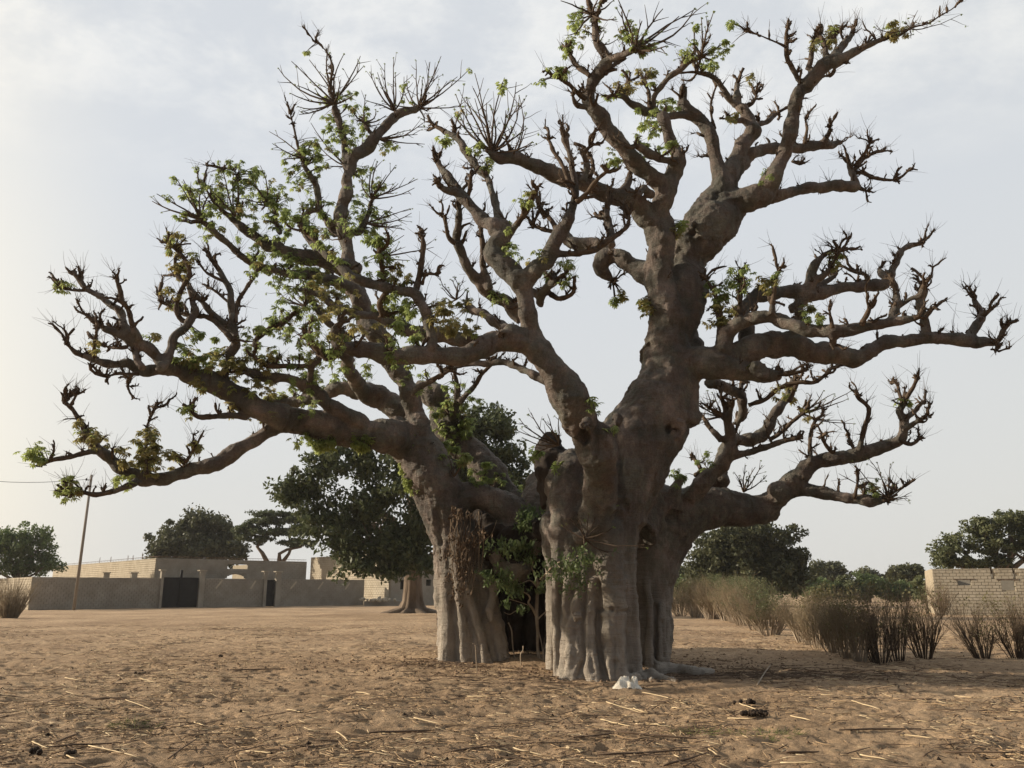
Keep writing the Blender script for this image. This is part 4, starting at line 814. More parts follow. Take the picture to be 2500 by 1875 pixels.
for tone in 'gby':
    BV[tone] = []
    for k in range(5):
        v, f = bunch(.125, random.randint(4, 6)); me = bpy.data.meshes.new('leaf_cluster'); me.from_pydata([tuple(q) for q in v], [], f); me.materials.append(M['leaf_'+tone])
        BV[tone].append((me, np.array([tuple(q) for q in v]), np.array(f)))
blobs = [(430, 420, 60, 20, 'g'), (520, 400, 60, 24, 'g'), (570, 430, 60, 30, 'g'), (640, 370, 50, 24, 'g'), (620, 440, 60, 26, 'g'), (685, 325, 40, 20, 'g'), (740, 250, 60, 26, 'g'), (800, 480, 48, 34, 'g'), (785, 400, 40, 18, 'g'),
         (755, 300, 40, 16, 'g'), (480, 480, 50, 16, 'g'), (590, 560, 55, 26, 'g'), (640, 600, 50, 26, 'g'), (700, 645, 50, 20, 'y'), (650, 700, 50, 22, 'g'), (700, 790, 50, 26, 'g'), (640, 540, 55, 18, 'g'), (700, 470, 40, 14, 'g'),
         (430, 760, 50, 30, 'g'), (440, 790, 45, 24, 'y'), (480, 800, 45, 22, 'y'), (550, 850, 60, 40, 'y'), (560, 740, 40, 16, 'g'), (610, 690, 40, 18, 'g'), (730, 620, 45, 18, 'y'), (865, 660, 35, 14, 'g'), (885, 690, 35, 12, 'g'),
         (960, 680, 40, 20, 'y'), (1000, 690, 45, 24, 'y'), (900, 830, 40, 10, 'g'), (760, 700, 45, 14, 'y'), (380, 525, 22, 9, 'y'), (385, 580, 25, 9, 'y'), (375, 640, 25, 5, 'y'), (400, 560, 25, 4, 'y'), (612, 148, 8, 2, 'b'),
         (875, 190, 10, 2, 'b'), (835, 320, 22, 5, 'b'), (1235, 40, 25, 6, 'b'), (1245, 80, 20, 5, 'b'), (1200, 148, 18, 6, 'b'), (1222, 110, 14, 4, 'b'), (1350, 60, 22, 6, 'b'), (1390, 85, 28, 8, 'b'), (1500, 50, 12, 2, 'b'),
         (1545, 30, 12, 2, 'b'), (1560, 95, 25, 6, 'b'), (1535, 128, 20, 5, 'b'), (1480, 125, 20, 5, 'b'), (1440, 228, 24, 8, 'b'), (1395, 270, 36, 14, 'b'), (1325, 335, 14, 4, 'b'), (1375, 345, 14, 4, 'b'), (1440, 310, 22, 7, 'b'),
         (1350, 180, 24, 6, 'y'), (1395, 165, 20, 7, 'y'), (1325, 205, 16, 4, 'b'), (1270, 55, 20, 4, 'b'), (1030, 315, 14, 4, 'b'), (970, 300, 14, 3, 'b'), (1055, 352, 12, 4, 'b'), (1090, 178, 16, 4, 'b'), (1020, 160, 12, 2, 'b'),
         (1135, 425, 18, 5, 'b'), (1210, 585, 28, 9, 'g'), (1105, 550, 26, 9, 'g'), (1155, 560, 22, 6, 'y'), (1100, 490, 10, 3, 'b'), (1652, 382, 16, 7, 'g'), (1468, 480, 14, 5, 'b'), (1460, 500, 14, 4, 'y'), (1600, 595, 28, 16, 'g'),
         (1545, 625, 26, 10, 'g'), (1560, 660, 28, 8, 'y'), (1540, 690, 20, 6, 'y'), (1655, 610, 25, 9, 'y'), (1370, 668, 26, 14, 'y'), (1350, 750, 24, 7, 'g'), (1738, 682, 12, 4, 'b'), (1770, 690, 12, 3, 'b'), (1795, 55, 18, 6, 'y'),
         (1775, 90, 20, 6, 'y'), (1935, 62, 24, 8, 'y'), (1620, 165, 10, 2, 'y'), (1585, 250, 12, 4, 'y'), (75, 975, 24, 14, 'b'), (150, 1058, 26, 12, 'b'), (190, 930, 28, 14, 'y'), (215, 955, 24, 9, 'y'), (320, 950, 30, 22, 'y'), (325, 985, 40, 22, 'y'),
         (280, 985, 30, 12, 'y'), (370, 990, 25, 9, 'y'), (424, 962, 14, 6, 'y'), (265, 1040, 20, 5, 'b'), (410, 885, 14, 4, 'b'), (70, 620, 1, 0, 'b'), (135, 620, 12, 4, 'b'), (290, 600, 1, 0, 'y'), (330, 715, 14, 3, 'y'), (205, 745, 14, 3, 'y'),
         (720, 1000, 55, 34, 'b'), (780, 1010, 55, 36, 'b'), (820, 1070, 50, 34, 'b'), (770, 1050, 45, 26, 'b'), (860, 1050, 40, 22, 'b'), (885, 1060, 26, 12, 'b'), (665, 965, 25, 8, 'b'), (940, 905, 34, 10, 'g'), (1000, 960, 36, 9, 'g'),
         (870, 760, 35, 14, 'g'), (1210, 1010, 20, 4, 'b'), (1880, 1050, 24, 8, 'g'), (1690, 850, 24, 8, 'y'), (1950, 868, 10, 4, 'b'), (1640, 795, 16, 4, 'y'), (1745, 660, 14, 4, 'y'), (1520, 1000, 24, 5, 'g'), (1460, 1030, 20, 6, 'g'),
         (1740, 900, 20, 4, 'y'), (1800, 560, 18, 5, 'y'), (1560, 1120, 8, 1, 'g'), (1365, 930, 10, 3, 'g'), (1080, 640, 16, 4, 'g'), (820, 560, 40, 10, 'g'), (860, 600, 30, 6, 'y'), (640, 800, 40, 12, 'g'), (690, 860, 30, 8, 'g'), (620, 880, 40, 10, 'b'), (1290, 870, 20, 3, 'g'), (940, 960, 50, 18, 'g'), (1010, 1010, 50, 16, 'g'), (960, 880, 40, 14, 'g'), (1060, 960, 40, 12, 'b'), (1030, 900, 40, 10, 'g'), (900, 1000, 40, 12, 'b'), (560, 800, 50, 16, 'y'), (760, 780, 50, 14, 'g'), (820, 700, 40, 10, 'y'), (990, 930, 45, 24, 'g'), (1040, 1000, 40, 18, 'g'), (930, 1020, 40, 14, 'b'), (1100, 1050, 30, 8, 'g'), (1060, 940, 45, 24, 'g'), (1090, 1000, 40, 16, 'g'), (1170, 1000, 30, 10, 'g'), (980, 860, 40, 16, 'g'), (1150, 1080, 40, 12, 'b'), (700, 560, 50, 14, 'g'), (510, 380, 40, 10, 'g'), (380, 420, 20, 5, 'b'), (345, 432, 6, 2, 'b')]
sp = [(PX(s_[0]), s_) for s_ in skel if s_[1] < .35 and s_[3] != 'trunk_roots']
spx = np.array([[a[0]/1.1302, a[1]/1.1302] for a, _ in sp])
stw = MB(); leaves = []
tip_px = np.array([[PX(t)[0]/1.1302, PX(t)[1]/1.1302] for t in bud+tips]); tip_all = bud+tips
for bx, by, br_, cnt, tone in blobs:
    cnt = int(cnt*2.1)
    dd = np.hypot(spx[:, 0]-bx, spx[:, 1]-by); near = np.argsort(dd)[:max(8, int((dd < br_*1.3).sum()))]
    td = np.where(np.hypot(tip_px[:, 0]-bx, tip_px[:, 1]-by) < br_*1.1)[0]
    for k in range(cnt):
        if len(td) and random.random() < .45:
            pos = tip_all[int(random.choice(td))].copy()
        else:
            a = random.uniform(0, 6.28); q = math.sqrt(random.random())*br_; tx, ty = bx+q*math.cos(a), by+q*math.sin(a)
            c_ = near[int(np.argmin(np.hypot(spx[near, 0]-tx, spx[near, 1]-ty)+rng.random(len(near))*18))]
            base = sp[c_][1][0]; Y = base.y+random.uniform(-.35, .35); pos = P(tx*1.1302, ty*1.1302, Y)
            vv = pos-base
            if vv.length > .55: pos = base+vv*(random.uniform(.3, .55)/vv.length)
            mid = (base+pos)/2+Vector((0, 0, .03)); stw.tube([base, mid, pos], [.012, .009, .006], 3, cap=False)
        t2 = tone if random.random() < .85 else random.choice('gby')
        leaves.append((pos, t2, random.choice(BV[t2]), random.uniform(.48, .95)))
for t_ in bud:
    if random.random() < .5:                       # budding rosettes at twig ends
        leaves.append((t_, 'g', random.choice(BV['g']), random.uniform(.16, .26)))
tag(stw.build('leaf_stalks', M['spur'], tree), kind='stuff')
leaves.sort(key=lambda l: -l[3]/l[0].y*(.8+.4*random.random()))
for pos, t_, (me, v, f), s_ in leaves[:290]:
    o = bpy.data.objects.new('leaf_cluster', me); C.objects.link(o); o.parent = tree; o.location = pos-tree.location
    o.rotation_euler = (random.uniform(-.5, .5), random.uniform(-.5, .5), random.uniform(0, 6.28)); o.scale = (s_,)*3
for tone in 'gby':
    VV = []; FF = []; b = 0
    for pos, t_, (me, v, f), s_ in leaves[290:]:
        if t_ != tone: continue
        m = np.array(Matrix.Rotation(random.uniform(0, 6.28), 3, 'Z')@Matrix.Rotation(random.uniform(-.5, .5), 3, 'X'))
        VV.append((v*s_)@m.T+np.array(pos)); FF.append(f+b); b += len(v)
    if VV: tag(link('foliage', np_mesh('foliage', np.concatenate(VV), np.concatenate(FF), M['leaf_'+tone]), tree), kind='stuff')
print('LEAVES', len(leaves))

# ------------------------------------------------------------------ far trees
def leaf_mesh(name, cent, rad_, per, size, mat, flat=1., parent=None, droop=0.):
    n = len(cent); P_ = np.repeat(np.asarray(cent, float), per, 0); r_ = np.repeat(np.asarray(rad_, float), per)
    d = rng.normal(size=(n*per, 3)); d /= np.linalg.norm(d, axis=1)[:, None]; d *= (rng.random(n*per)**.45)[:, None]; d[:, 2] *= flat
    P_ = P_+d*r_[:, None]
    a = rng.normal(size=P_.shape); a /= np.linalg.norm(a, axis=1)[:, None]; a[:, 2] -= droop
    b = np.cross(a, rng.normal(size=P_.shape)); b /= np.linalg.norm(b, axis=1)[:, None]+1e-9
    s = size*(.6+.8*rng.random(len(P_)))[:, None]
    V = np.stack([P_-a*s*.6, P_+b*s*.32, P_+a*s*.6, P_-b*s*.32], 1).reshape(-1, 3)
    F_ = np.arange(len(V)).reshape(-1, 4)
    return tag(link(name, np_mesh(name, V, F_, mat), parent), kind='stuff')
def far_tree(name, label, cat, base, Y, ells, mat, clump=1., per=60, size=.25, dens=1., trunk_r=.35, flat=.75, group=None, thick=1., limbs=True, droop=0., parts=True, zs=None, core=.35):
    bp = P(base[0], base[1], Y); bp.z = min(bp.z, 0) if zs is None else zs
    root = empty(name, (bp.x, bp.y, 0), label, cat, group)
    cs = []; rs = []; ctr = []
    for ex, ey, erx, ery in ells:
        c = P(ex, ey, Y); rx = wr(erx, c); rz = wr(ery, c); ry = (rx+rz)/2*thick; ctr.append((c, min(rx, rz)))
        nn = int(dens*max(6, 5.2*(rx*ry+rx*rz+ry*rz)/clump**2))
        for _ in range(nn):
            d = rdir(); q = random.random()**core if random.random() > .25 else random.random()
            k = 1+.22*math.sin(5*d.x+3*d.z+ex)+random.uniform(-.1, .1)
            cs.append((c.x+d.x*rx*q*k, c.y+d.y*ry*q*k, c.z+d.z*rz*q*k)); rs.append(clump*random.uniform(.5, 1.1))
    leaf_mesh('crown', cs, rs, per, size, mat, flat, root, droop)
    if limbs:
        mb = MB(); top = Vector((bp.x, bp.y, 0)); first = ctr[0][0]; zc = min(c.z-r*.6 for c, r in ctr)
        fork = Vector((bp.x+(first.x-bp.x)*.1, bp.y, max(1.2, zc*.8)))
        mb.tube([Vector((bp.x, bp.y, -.3)), Vector((bp.x, bp.y, .3)), (Vector((bp.x, bp.y, 0))+fork)/2, fork], [trunk_r*1.6, trunk_r*1.15, trunk_r, trunk_r*.85], 9, jit=.08)
        mb.build('trunk', M['bgbark'], root)
        for c, r in ctr:
            mb = MB(); m = (fork+c)/2+Vector((random.uniform(-.4, .4), random.uniform(-.4, .4), -.1*(c-fork).length))
            mb.tube([fork-Vector((0, 0, .2)), m, c], [trunk_r*.6, trunk_r*.38, trunk_r*.15], 6, jit=.1)
            for k in range(5):
                t = random.uniform(.3, 1); a = fork+(c-fork)*t; mb.tube([a, a+rdir()*r*.5+Vector((0, 0, .15*r)), a+rdir()*r*.9+Vector((0, 0, .3*r))], [trunk_r*.2, trunk_r*.12, trunk_r*.05], 4)
            mb.build('limb', M['bgbark'], root)
    return root

fig = far_tree('fig_tree', 'large dark leafy tree with flared buttressed trunk growing behind the baobab', 'tree', (1000, 1500), 56,
               [(745, 1180, 75, 55), (800, 1265, 85, 65), (870, 1325, 95, 58), (975, 1345, 60, 45), (850, 1120, 100, 55), (1010, 1130, 120, 110), (1160, 1070, 95, 85), (1245, 1130, 50, 60), (1225, 1050, 50, 45), (1270, 1190, 36, 40), (905, 1230, 80, 60), (965, 1388, 50, 26), (1045, 1365, 34, 48), (880, 1385, 70, 22), (700, 1210, 50, 34), (1130, 1180, 60, 60), (1010, 1290, 56, 50), (1005, 1350, 64, 38), (960, 1320, 60, 50), (1180, 1140, 80, 70), (1060, 1240, 60, 60)],
               M['tree_mid'], clump=.85, per=60, size=.26, dens=.62, trunk_r=.72, limbs=False, thick=.8, droop=.3)
fb = G(1006, 1497)
mb = MB(); z0 = .0
prof = [(-.2, 1.55), (.1, 1.35), (.4, 1.02), (.9, .80), (1.7, .68), (2.8, .62), (4.0, .60), (5.2, .55)]
nn = 40; b0 = len(mb.v)
for i, (z_, r_) in enumerate(prof):
    fl_ = max(0, 1-z_/2.6)
    for k in range(nn):
        a = 2*math.pi*k/nn; rid = .5+.5*math.cos(a*9+.5*math.sin(a*3)+i*.15); rr_ = r_*(1-.28*fl_*rid+.06*random.uniform(-1, 1)) + (.9*fl_**3*(1-rid) if z_ < .3 else 0)
        mb.v.append(Vector((fb.x+math.cos(a)*rr_, fb.y+math.sin(a)*rr_*.8, z_)))
for i in range(len(prof)-1):
    for k in range(nn):
        a = b0+i*nn+k; c = b0+i*nn+(k+1) % nn; mb.f.append((a, c, c+nn, a+nn))
mb.build('trunk', M['bgbark'], fig)
for ex, ey, r_ in ((800, 1265, .3), (900, 1230, .4), (1010, 1130, .42), (1160, 1080, .35), (870, 1330, .22), (970, 1340, .25), (1230, 1120, .2)):
    c = P(ex, ey, 56); f_ = Vector((fb.x, fb.y, 4.4)); mb = MB(); m = f_+(c-f_)*.5+Vector((0, 0, .6))
    mb.tube([f_-Vector((0, 0, .6)), m, c], [r_, r_*.7, r_*.3], 7, jit=.08)
    for k in range(9):
        a = f_+(c-f_)*random.uniform(.3, 1); mb.tube([a, a+rdir()*1.2, a+rdir()*2.2], [r_*.3, r_*.2, .03], 4)
    mb.build('limb', M['bgbark'], fig)

far_tree('round_tree', 'dark dense round-crowned tree rising behind the grey block building', 'tree', (470, 1450), 112,
         [(480, 1290, 52, 42), (420, 1320, 55, 45), (480, 1270, 30, 34), (540, 1315, 52, 48), (480, 1345, 100, 35), (385, 1345, 24, 28), (570, 1345, 36, 30)], M['tree_dark'], clump=1.2, per=60, size=.42, dens=.75, trunk_r=.5, group=None)
ac = far_tree('acacia', 'flat-topped spreading acacia with bare curved limbs behind the block building', 'tree', (680, 1450), 106,
         [(655, 1275, 66, 10), (720, 1262, 50, 12), (605, 1292, 40, 9), (745, 1290, 40, 12), (690, 1300, 66, 9), (640, 1318, 34, 8), (730, 1325, 46, 10), (650, 1256, 40, 8), (600, 1310, 26, 7)], M['tree_mid'], clump=.8, per=60, size=.26, dens=.85, flat=.4, limbs=False, thick=1.2)
for pts in ([(652, 1372, 8), (640, 1350, 7), (628, 1335, 6), (645, 1312, 6), (658, 1295, 4), (650, 1278, 3)], [(682, 1372, 9), (682, 1352, 6), (700, 1342, 5), (735, 1335, 4), (742, 1320, 2)], [(690, 1372, 7), (705, 1352, 5), (712, 1335, 5), (705, 1310, 3), (720, 1280, 2)],
            [(645, 1312, 4), (615, 1305, 3), (598, 1295, 2)], [(682, 1365, 7), (684, 1420, 9), (684, 1460, 11)]):
    mb = MB(); mb.tube([P(x, y, 106) for x, y, r in pts], [wr(r*.72, P(x, y, 106)) for x, y, r in pts], 7, jit=.1); mb.build('limb' if pts[-1][1] < 1400 else 'trunk', M['bgbark'], ac)
far_tree('feathery_tree', 'loose green feathery tree at the left edge behind the wall corner', 'tree', (40, 1450), 84,
         [(20, 1345, 55, 55), (85, 1340, 40, 45), (110, 1310, 28, 22), (60, 1300, 28, 20), (5, 1310, 30, 22), (125, 1370, 26, 28), (60, 1385, 90, 20), (-40, 1350, 50, 60)], M['tree_green'], clump=.8, per=40, size=.24, dens=.62, trunk_r=.25, droop=.4)
far_tree('broad_tree', 'broad dark evergreen tree seen under the right baobab limb', 'tree', (1850, 1468), 88,
         [(1800, 1330, 92, 55), (1900, 1340, 66, 60), (1735, 1370, 58, 52), (1830, 1310, 70, 38), (1940, 1370, 36, 34), (1850, 1400, 120, 45), (1720, 1410, 45, 36), (1900, 1420, 72, 30)], M['tree_dark'], clump=.9, per=56, size=.32, dens=.85, trunk_r=.5)
far_tree('green_bush_tree', 'small dark tree peeping out beside the right edge of the baobab trunk', 'tree', (1655, 1470), 105, [(1660, 1392, 24, 18), (1650, 1410, 34, 22)], M['tree_dark'], clump=.8, per=40, size=.32, dens=.8, trunk_r=.2)
far_tree('low_bush', 'bright green low bush between the baobab trunk and the broad tree', 'bush', (1665, 1468), 92, [(1665, 1430, 42, 30), (1700, 1435, 36, 25), (1790, 1425, 60, 26)], M['tree_green'], clump=.7, per=50, size=.24, dens=.9, trunk_r=.1)
far_tree('distant_tree', 'hazy round distant tree just right of the broad evergreen', 'tree', (2020, 1465), 160, [(2005, 1402, 38, 22), (2040, 1400, 30, 20), (2020, 1388, 34, 16)], M['tree_dark'], clump=1.3, per=46, size=.6, dens=.8, trunk_r=.4)
far_tree('distant_tree', 'flat low distant tree between the two rounder far trees', 'tree', (2125, 1465), 175, [(2118, 1405, 26, 14), (2150, 1415, 30, 12)], M['tree_dark'], clump=1.3, per=40, size=.6, dens=.8, trunk_r=.4)
far_tree('distant_tree', 'compact dark dome-shaped distant tree left of the block building', 'tree', (2215, 1465), 130, [(2210, 1396, 38, 22), (2235, 1405, 24, 22), (2195, 1408, 28, 18)], M['tree_dark'], clump=1., per=50, size=.42, dens=.9, trunk_r=.4)
hedge_l = [((1995, 1432, 50, 26), 'tree_green', 'pale green thicket below the hazy round distant tree'), ((2075, 1432, 52, 26), 'tree_olive', 'olive green thicket in the middle of the far bush line'), ((2125, 1424, 42, 26), 'tree_green', 'taller light green thicket below the flat distant tree'),
           ((2190, 1438, 50, 24), 'tree_green', 'light green thicket in front of the dome-shaped distant tree'), ((2262, 1425, 30, 26), 'tree_olive', 'narrow green thicket against the left end of the block building')]
for (ex, ey, rx, ry), mt, lb in hedge_l:
    far_tree('thicket', lb, 'bush', (ex, 1465), 118 if ex < 2250 else 75, [(ex-rx*.3, ey, rx*.6, ry*.8), (ex+rx*.4, ey+3, rx*.6, ry*.7), (ex, ey+12, rx, ry*.7)], M[mt], clump=.9, per=56, size=.3, dens=.85, trunk_r=.12, group='thickets along the far edge of the field')
far_tree('spreading_tree', 'big spreading olive-green tree with visible limbs behind the block building on the right', 'tree', (2470, 1460), 82,
         [(2300, 1360, 38, 22), (2330, 1330, 44, 26), (2395, 1290, 52, 28), (2420, 1330, 60, 30), (2470, 1270, 50, 24), (2500, 1310, 55, 36), (2350, 1375, 60, 12), (2560, 1290, 60, 50), (2560, 1360, 60, 30), (2440, 1370, 40, 14)], M['tree_olive'], clump=.75, per=52, size=.25, dens=.68, trunk_r=.55)

# ------------------------------------------------------------------ walls and buildings
BLK = {}
def block_proto(l, h, mat):
    k = (round(l, 2), round(h, 2), mat.name)
    if k not in BLK:
        mb = MB(); b = .008; g_ = .0035 if mat is M['concrete'] else .009; L2, H2 = l/2-g_, h/2-g_; T = .05
        for y, ix in ((0, 0), (-T, b)):
            for x, z in ((-1, -1), (1, -1), (1, 1), (-1, 1)): mb.v.append(Vector((x*(L2-ix), y, z*(H2-ix))))
        mb.f = [(7, 6, 5, 4), (4, 5, 1, 0), (5, 6, 2, 1), (6, 7, 3, 2), (7, 4, 0, 3)]
        mb.f = [tuple(reversed(f)) for f in mb.f]
        me = bpy.data.meshes.new('block'); me.from_pydata([tuple(v) for v in mb.v], [], mb.f); me.materials.append(mat); BLK[k] = (me, mb)
    return BLK[k]
def wall_run(root, A, D, length, z0, z1, holes, mat, core_mat, blocks=True, thick=.18, lb=.42, hb=.21, budget=None, name='wall', proud=.012, hole_skip=True):
    """A: start (x,y); D: unit direction; outer side is to the right of D"""
    D = Vector((D[0], D[1], 0)).normalized(); Nn = Vector((D.y, -D.x, 0)); A = Vector((A[0], A[1], 0))
    rot = Matrix((D, -Nn, Vector((0, 0, 1)))).transposed()
    us = sorted({0, length} | {u for h in holes for u in h[:2] if 0 < u < length}); vs = sorted({z0, z1} | {v for h in holes for v in h[2:4] if z0 < v < z1})
    core = MB()
    for u0, u1 in zip(us[:-1], us[1:]):
        run = None
        for v0, v1 in zip(vs[:-1], vs[1:]):
            solid = not any(h[0]-1e-4 <= u0 and u1 <= h[1]+1e-4 and h[2]-1e-4 <= v0 and v1 <= h[3]+1e-4 for h in holes)
            if solid: core.box(A+D*(u0+u1)/2-Nn*(thick/2)+Vector((0, 0, (v0+v1)/2)), u1-u0, thick, v1-v0, rot)
    core.build(name, core_mat, root, False)
    if not blocks: return
    cells = []; row = 0; v = z0
    while v < z1-.05:
        h = min(hb, z1-v); u = -(row % 2)*lb/2
        while u < length-.02:
            a, b = max(u, 0), min(u+lb, length)
            for hh in holes:
                if hh[2]-.02 < v+h/2 < hh[3]+.02:
                    if a < hh[0] < b: b = hh[0] if (hh[0]-a) > 0 else a
                    elif a >= hh[0] and a < hh[1]: a = min(hh[1], b)
            if b-a > .06: cells.append((a, b, v, h))
            u += lb
        v += hb; row += 1
    rest = MB()
    cells.sort(key=lambda c: c[0]*0+random.random())
    nobj = 0
    for a, b, v, h in cells:
        me, mb_ = block_proto(b-a, h, mat); cpos = A+D*(a+b)/2+Vector((0, 0, v+h/2))-Nn*(-proud-random.uniform(0, .003 if mat is M['concrete'] else .007))
        if budget and budget[0] > 0:
            budget[0] -= 1; o = bpy.data.objects.new('block', me); C.objects.link(o); o.parent = root; o.location = cpos-root.location
            o.rotation_euler = rot.to_euler()
        else:
            i0 = len(rest.v); rest.v += [cpos+rot@q for q in mb_.v]; rest.f += [tuple(i+i0 for i in f) for f in mb_.f]
    if rest.v: tag(rest.build('blockwork', mat, root, False), kind='stuff')
def hit(px, A, D):                                   # parameter along wall where pixel column px meets it
    rx = (px-CXP)/FPX*math.cos(0); # horizontal ray (pixel near the horizon)
    d = ray(px, HOR); return (A[1]*d.x-A[0]*d.y)/(D[0]*d.y-D[1]*d.x)
def zat(px, py, A, D):
    u = hit(px, A, D); Y = A[1]+D[1]*u; return P(px, py, Y).z
WA = G(70, 1489); WB = G(887, 1478); WD = (WB-WA); WD.z = 0; WLEN = WD.length; WD.normalize(); WPp = Vector((-WD.y, WD.x, 0))
cw = empty('compound_wall', tuple(WA), 'long low grey cement-block compound wall with a lit left end and piered gateways', 'wall')
H_ = 2.72
gu0, gu1 = hit(395, WA, WD), hit(484, WA, WD); du0, du1 = hit(648, WA, WD), hit(671, WA, WD)
bud_ = [150]
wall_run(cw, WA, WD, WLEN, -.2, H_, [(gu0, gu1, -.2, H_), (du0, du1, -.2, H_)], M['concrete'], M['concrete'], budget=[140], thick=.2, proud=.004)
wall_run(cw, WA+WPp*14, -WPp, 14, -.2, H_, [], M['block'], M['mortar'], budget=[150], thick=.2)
mb = MB(); R_ = Matrix((WD, WPp, Vector((0, 0, 1)))).transposed()
NO = -WPp
def pier(name, px0, px1, top, root=cw, cap=True, mat='block'):
    u0, u1 = hit(px0, WA, WD), hit(px1, WA, WD); c = WA+WD*(u0+u1)/2
    q = MB(); q.box(c+Vector((0, 0, top/2-.1))+NO*.03, u1-u0, .42, top+.2, R_); p_ = q.build(name, M[mat], root, False)
    if cap:
        q = MB(); q.box(c+Vector((0, 0, top+.05))+NO*.03, u1-u0+.28, .62, .1, R_); q.build('pier_cap', M['block'], root, False)
for a, b in ((389, 395.5), (484, 496), (641.5, 648.5), (671, 682)): pier('pier', a, b, 3.4, mat='concrete')
# black double gate with ribs, small door
def gate(name, u0, u1, z1, leaves_):
    q = MB(); c = WA+WD*(u0+u1)/2+WPp*.1; q.box(c+Vector((0, 0, z1/2+.03)), u1-u0-.04, .04, z1, R_); g = q.build(name, M['black'], cw, False)
    for k in range(leaves_):
        q = MB(); w = (u1-u0)/leaves_; cc = WA+WD*(u0+w*(k+.5))+WPp*.06
        for dx in (-.47, .47): q.box(cc+WD*w*dx+Vector((0, 0, z1/2)), .05, .05, z1-.02, R_)
        for zz in (.1, z1/2, z1-.06): q.box(cc+Vector((0, 0, zz)), w*.90, .045, .06, R_)
        q.build('gate_frame', M['black'], cw, False)
gate('gate', gu0, gu1, 2.75, 2); gate('door', du0, du1, 2.6, 1)
q = MB(); q.box(WA+WD*(gu0+gu1)/2+WPp*.1+Vector((0, 0, 3.1)), .22, .22, .75, R_); q.build('gate_post', M['black'], cw, False)
for x0, y0, x1, y1 in ((540.5, 1416, 526, 1437), (622, 1418, 611, 1438), (722, 1420, 708, 1438), (787.5, 1421, 776, 1438), (852.5, 1423, 842, 1439)):
    def wp(px, py):
        u = hit(px, WA, WD); p = WA+WD*u; p.z = zat(px, py, WA, WD); return p+NO*.05
    a, b = wp(x0, y0), wp(x1, y1); d = (b-a); q = MB(); q.box((a+b)/2, d.length, .05, .16, Matrix((d.normalized(), WPp, d.normalized().cross(WPp))).transposed()); q.build('diagonal_strip', M['pale'], cw, False)
# unfinished block building
BC = P(375, HOR, 83); BC.z = 0
bb = empty('block_building', tuple(BC), 'long unfinished single-storey grey block building with rebar along its roof edge, behind the compound wall', 'building')
BT = 4.62
ub = hit(745, BC, WD)
def uz(px, py): return hit(px, BC, WD), zat(px, py, BC, WD)
h1 = (*[hit(p, BC, WD) for p in (551, 600)], zat(575, 1389, BC, WD), zat(575, 1378, BC, WD)); h2 = (*[hit(p, BC, WD) for p in (547, 598)], -.1, zat(575, 1402, BC, WD))
wall_run(bb, BC, WD, ub, -.1, BT, [h1, h2], M['concrete'], M['concrete'], budget=[150], proud=.004, thick=.2)
LD = WPp; ul = hit(125, BC, LD)
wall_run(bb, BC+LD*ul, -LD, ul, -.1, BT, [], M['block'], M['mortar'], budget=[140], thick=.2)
# arch filling above the wide opening, and the sunlit cross wall inside
q = MB(); n_ = 10; ua, ubb, zt = h2[0], h2[1], h2[3]
for k in range(n_):
    for s0 in (0, 1):
        pass
for k in range(n_):
    t0, t1 = k/n_, (k+1)/n_; f0 = 1-math.sin(math.pi*t0)**.5; f1 = 1-math.sin(math.pi*t1)**.5; f = (f0+f1)/2
    if f*.55 > .02: q.box(BC+WD*(ua+(ubb-ua)*(t0+t1)/2)+WPp*.1+Vector((0, 0, zt-f*.275-.001)), (ubb-ua)/n_-.001, .19, f*.55, R_)
q.build('arch', M['concrete'], bb, False)
wall_run(bb, BC+WD*(h1[1]+2.2)+WPp*9, -WPp, 8.6, -.1, BT-.3, [], M['block'], M['mortar'], blocks=False, thick=.2, name='inner_wall')
q = MB()
for k in range(70):
    p = BC+LD*(ul*k/70)+NO*.0; p = BC+LD*(ul*k/70)-WD*(-.1); q.tube([p+Vector((0, 0, BT-.1)), p+Vector((0, 0, BT+.22))], [.012, .012], 3)
for k in range(90):
    p = BC+WD*(ub*k/90)+WPp*.1; q.tube([p+Vector((0, 0, BT-.1)), p+Vector((0, 0, BT+.15+random.uniform(-.05, .08)))], [.012, .012], 3)
tag(q.build('rebar_fringe', M['metal'], bb, False), kind='stuff')
for A_, D_, l_ in ((BC, LD, ul), (BC, WD, ub)):
    q = MB(); off = (WD if D_ is LD else WPp)*.1; q.tube([A_+off+Vector((0, 0, BT+.2)), A_+off+D_*l_+Vector((0, 0, BT+.2))], [.02, .02], 4); q.build('rebar', M['metal'], bb, False)
for px in (233, 260, 302, 314, 337):
    u = hit(px, BC, LD); p = BC+LD*u+WD*.1; q = MB()
    for s_ in (-.12, .12): q.tube([p+LD*s_+Vector((0, 0, BT-.1)), p+LD*s_+Vector((0, 0, BT+random.uniform(.45, .7)))], [.018, .018], 4)
    q.build('column_rebar', M['metal'], bb, False)
for px0, px1 in ((254, 268), (319, 336), (410, 412)):    # squat pier heads showing over the wall
    a, b = P(px0, 1400, 81.5), P(px1, 1400, 81.5); q = MB(); w = (b-a).length; c = (a+b)/2; q.box((c.x, c.y, 1.5), w*.8, .4, 3.36, R_); q.box((c.x, c.y, 3.22), w*1.1, .5, .1, R_)
    if px0 < 400:
        o = q.build('pier', M['concrete'], None, False); tag(o, 'squat grey pier with flat cap '+('left of the other, ' if px0 < 300 else 'nearer the black gate, ')+'showing over the compound wall', 'pier')
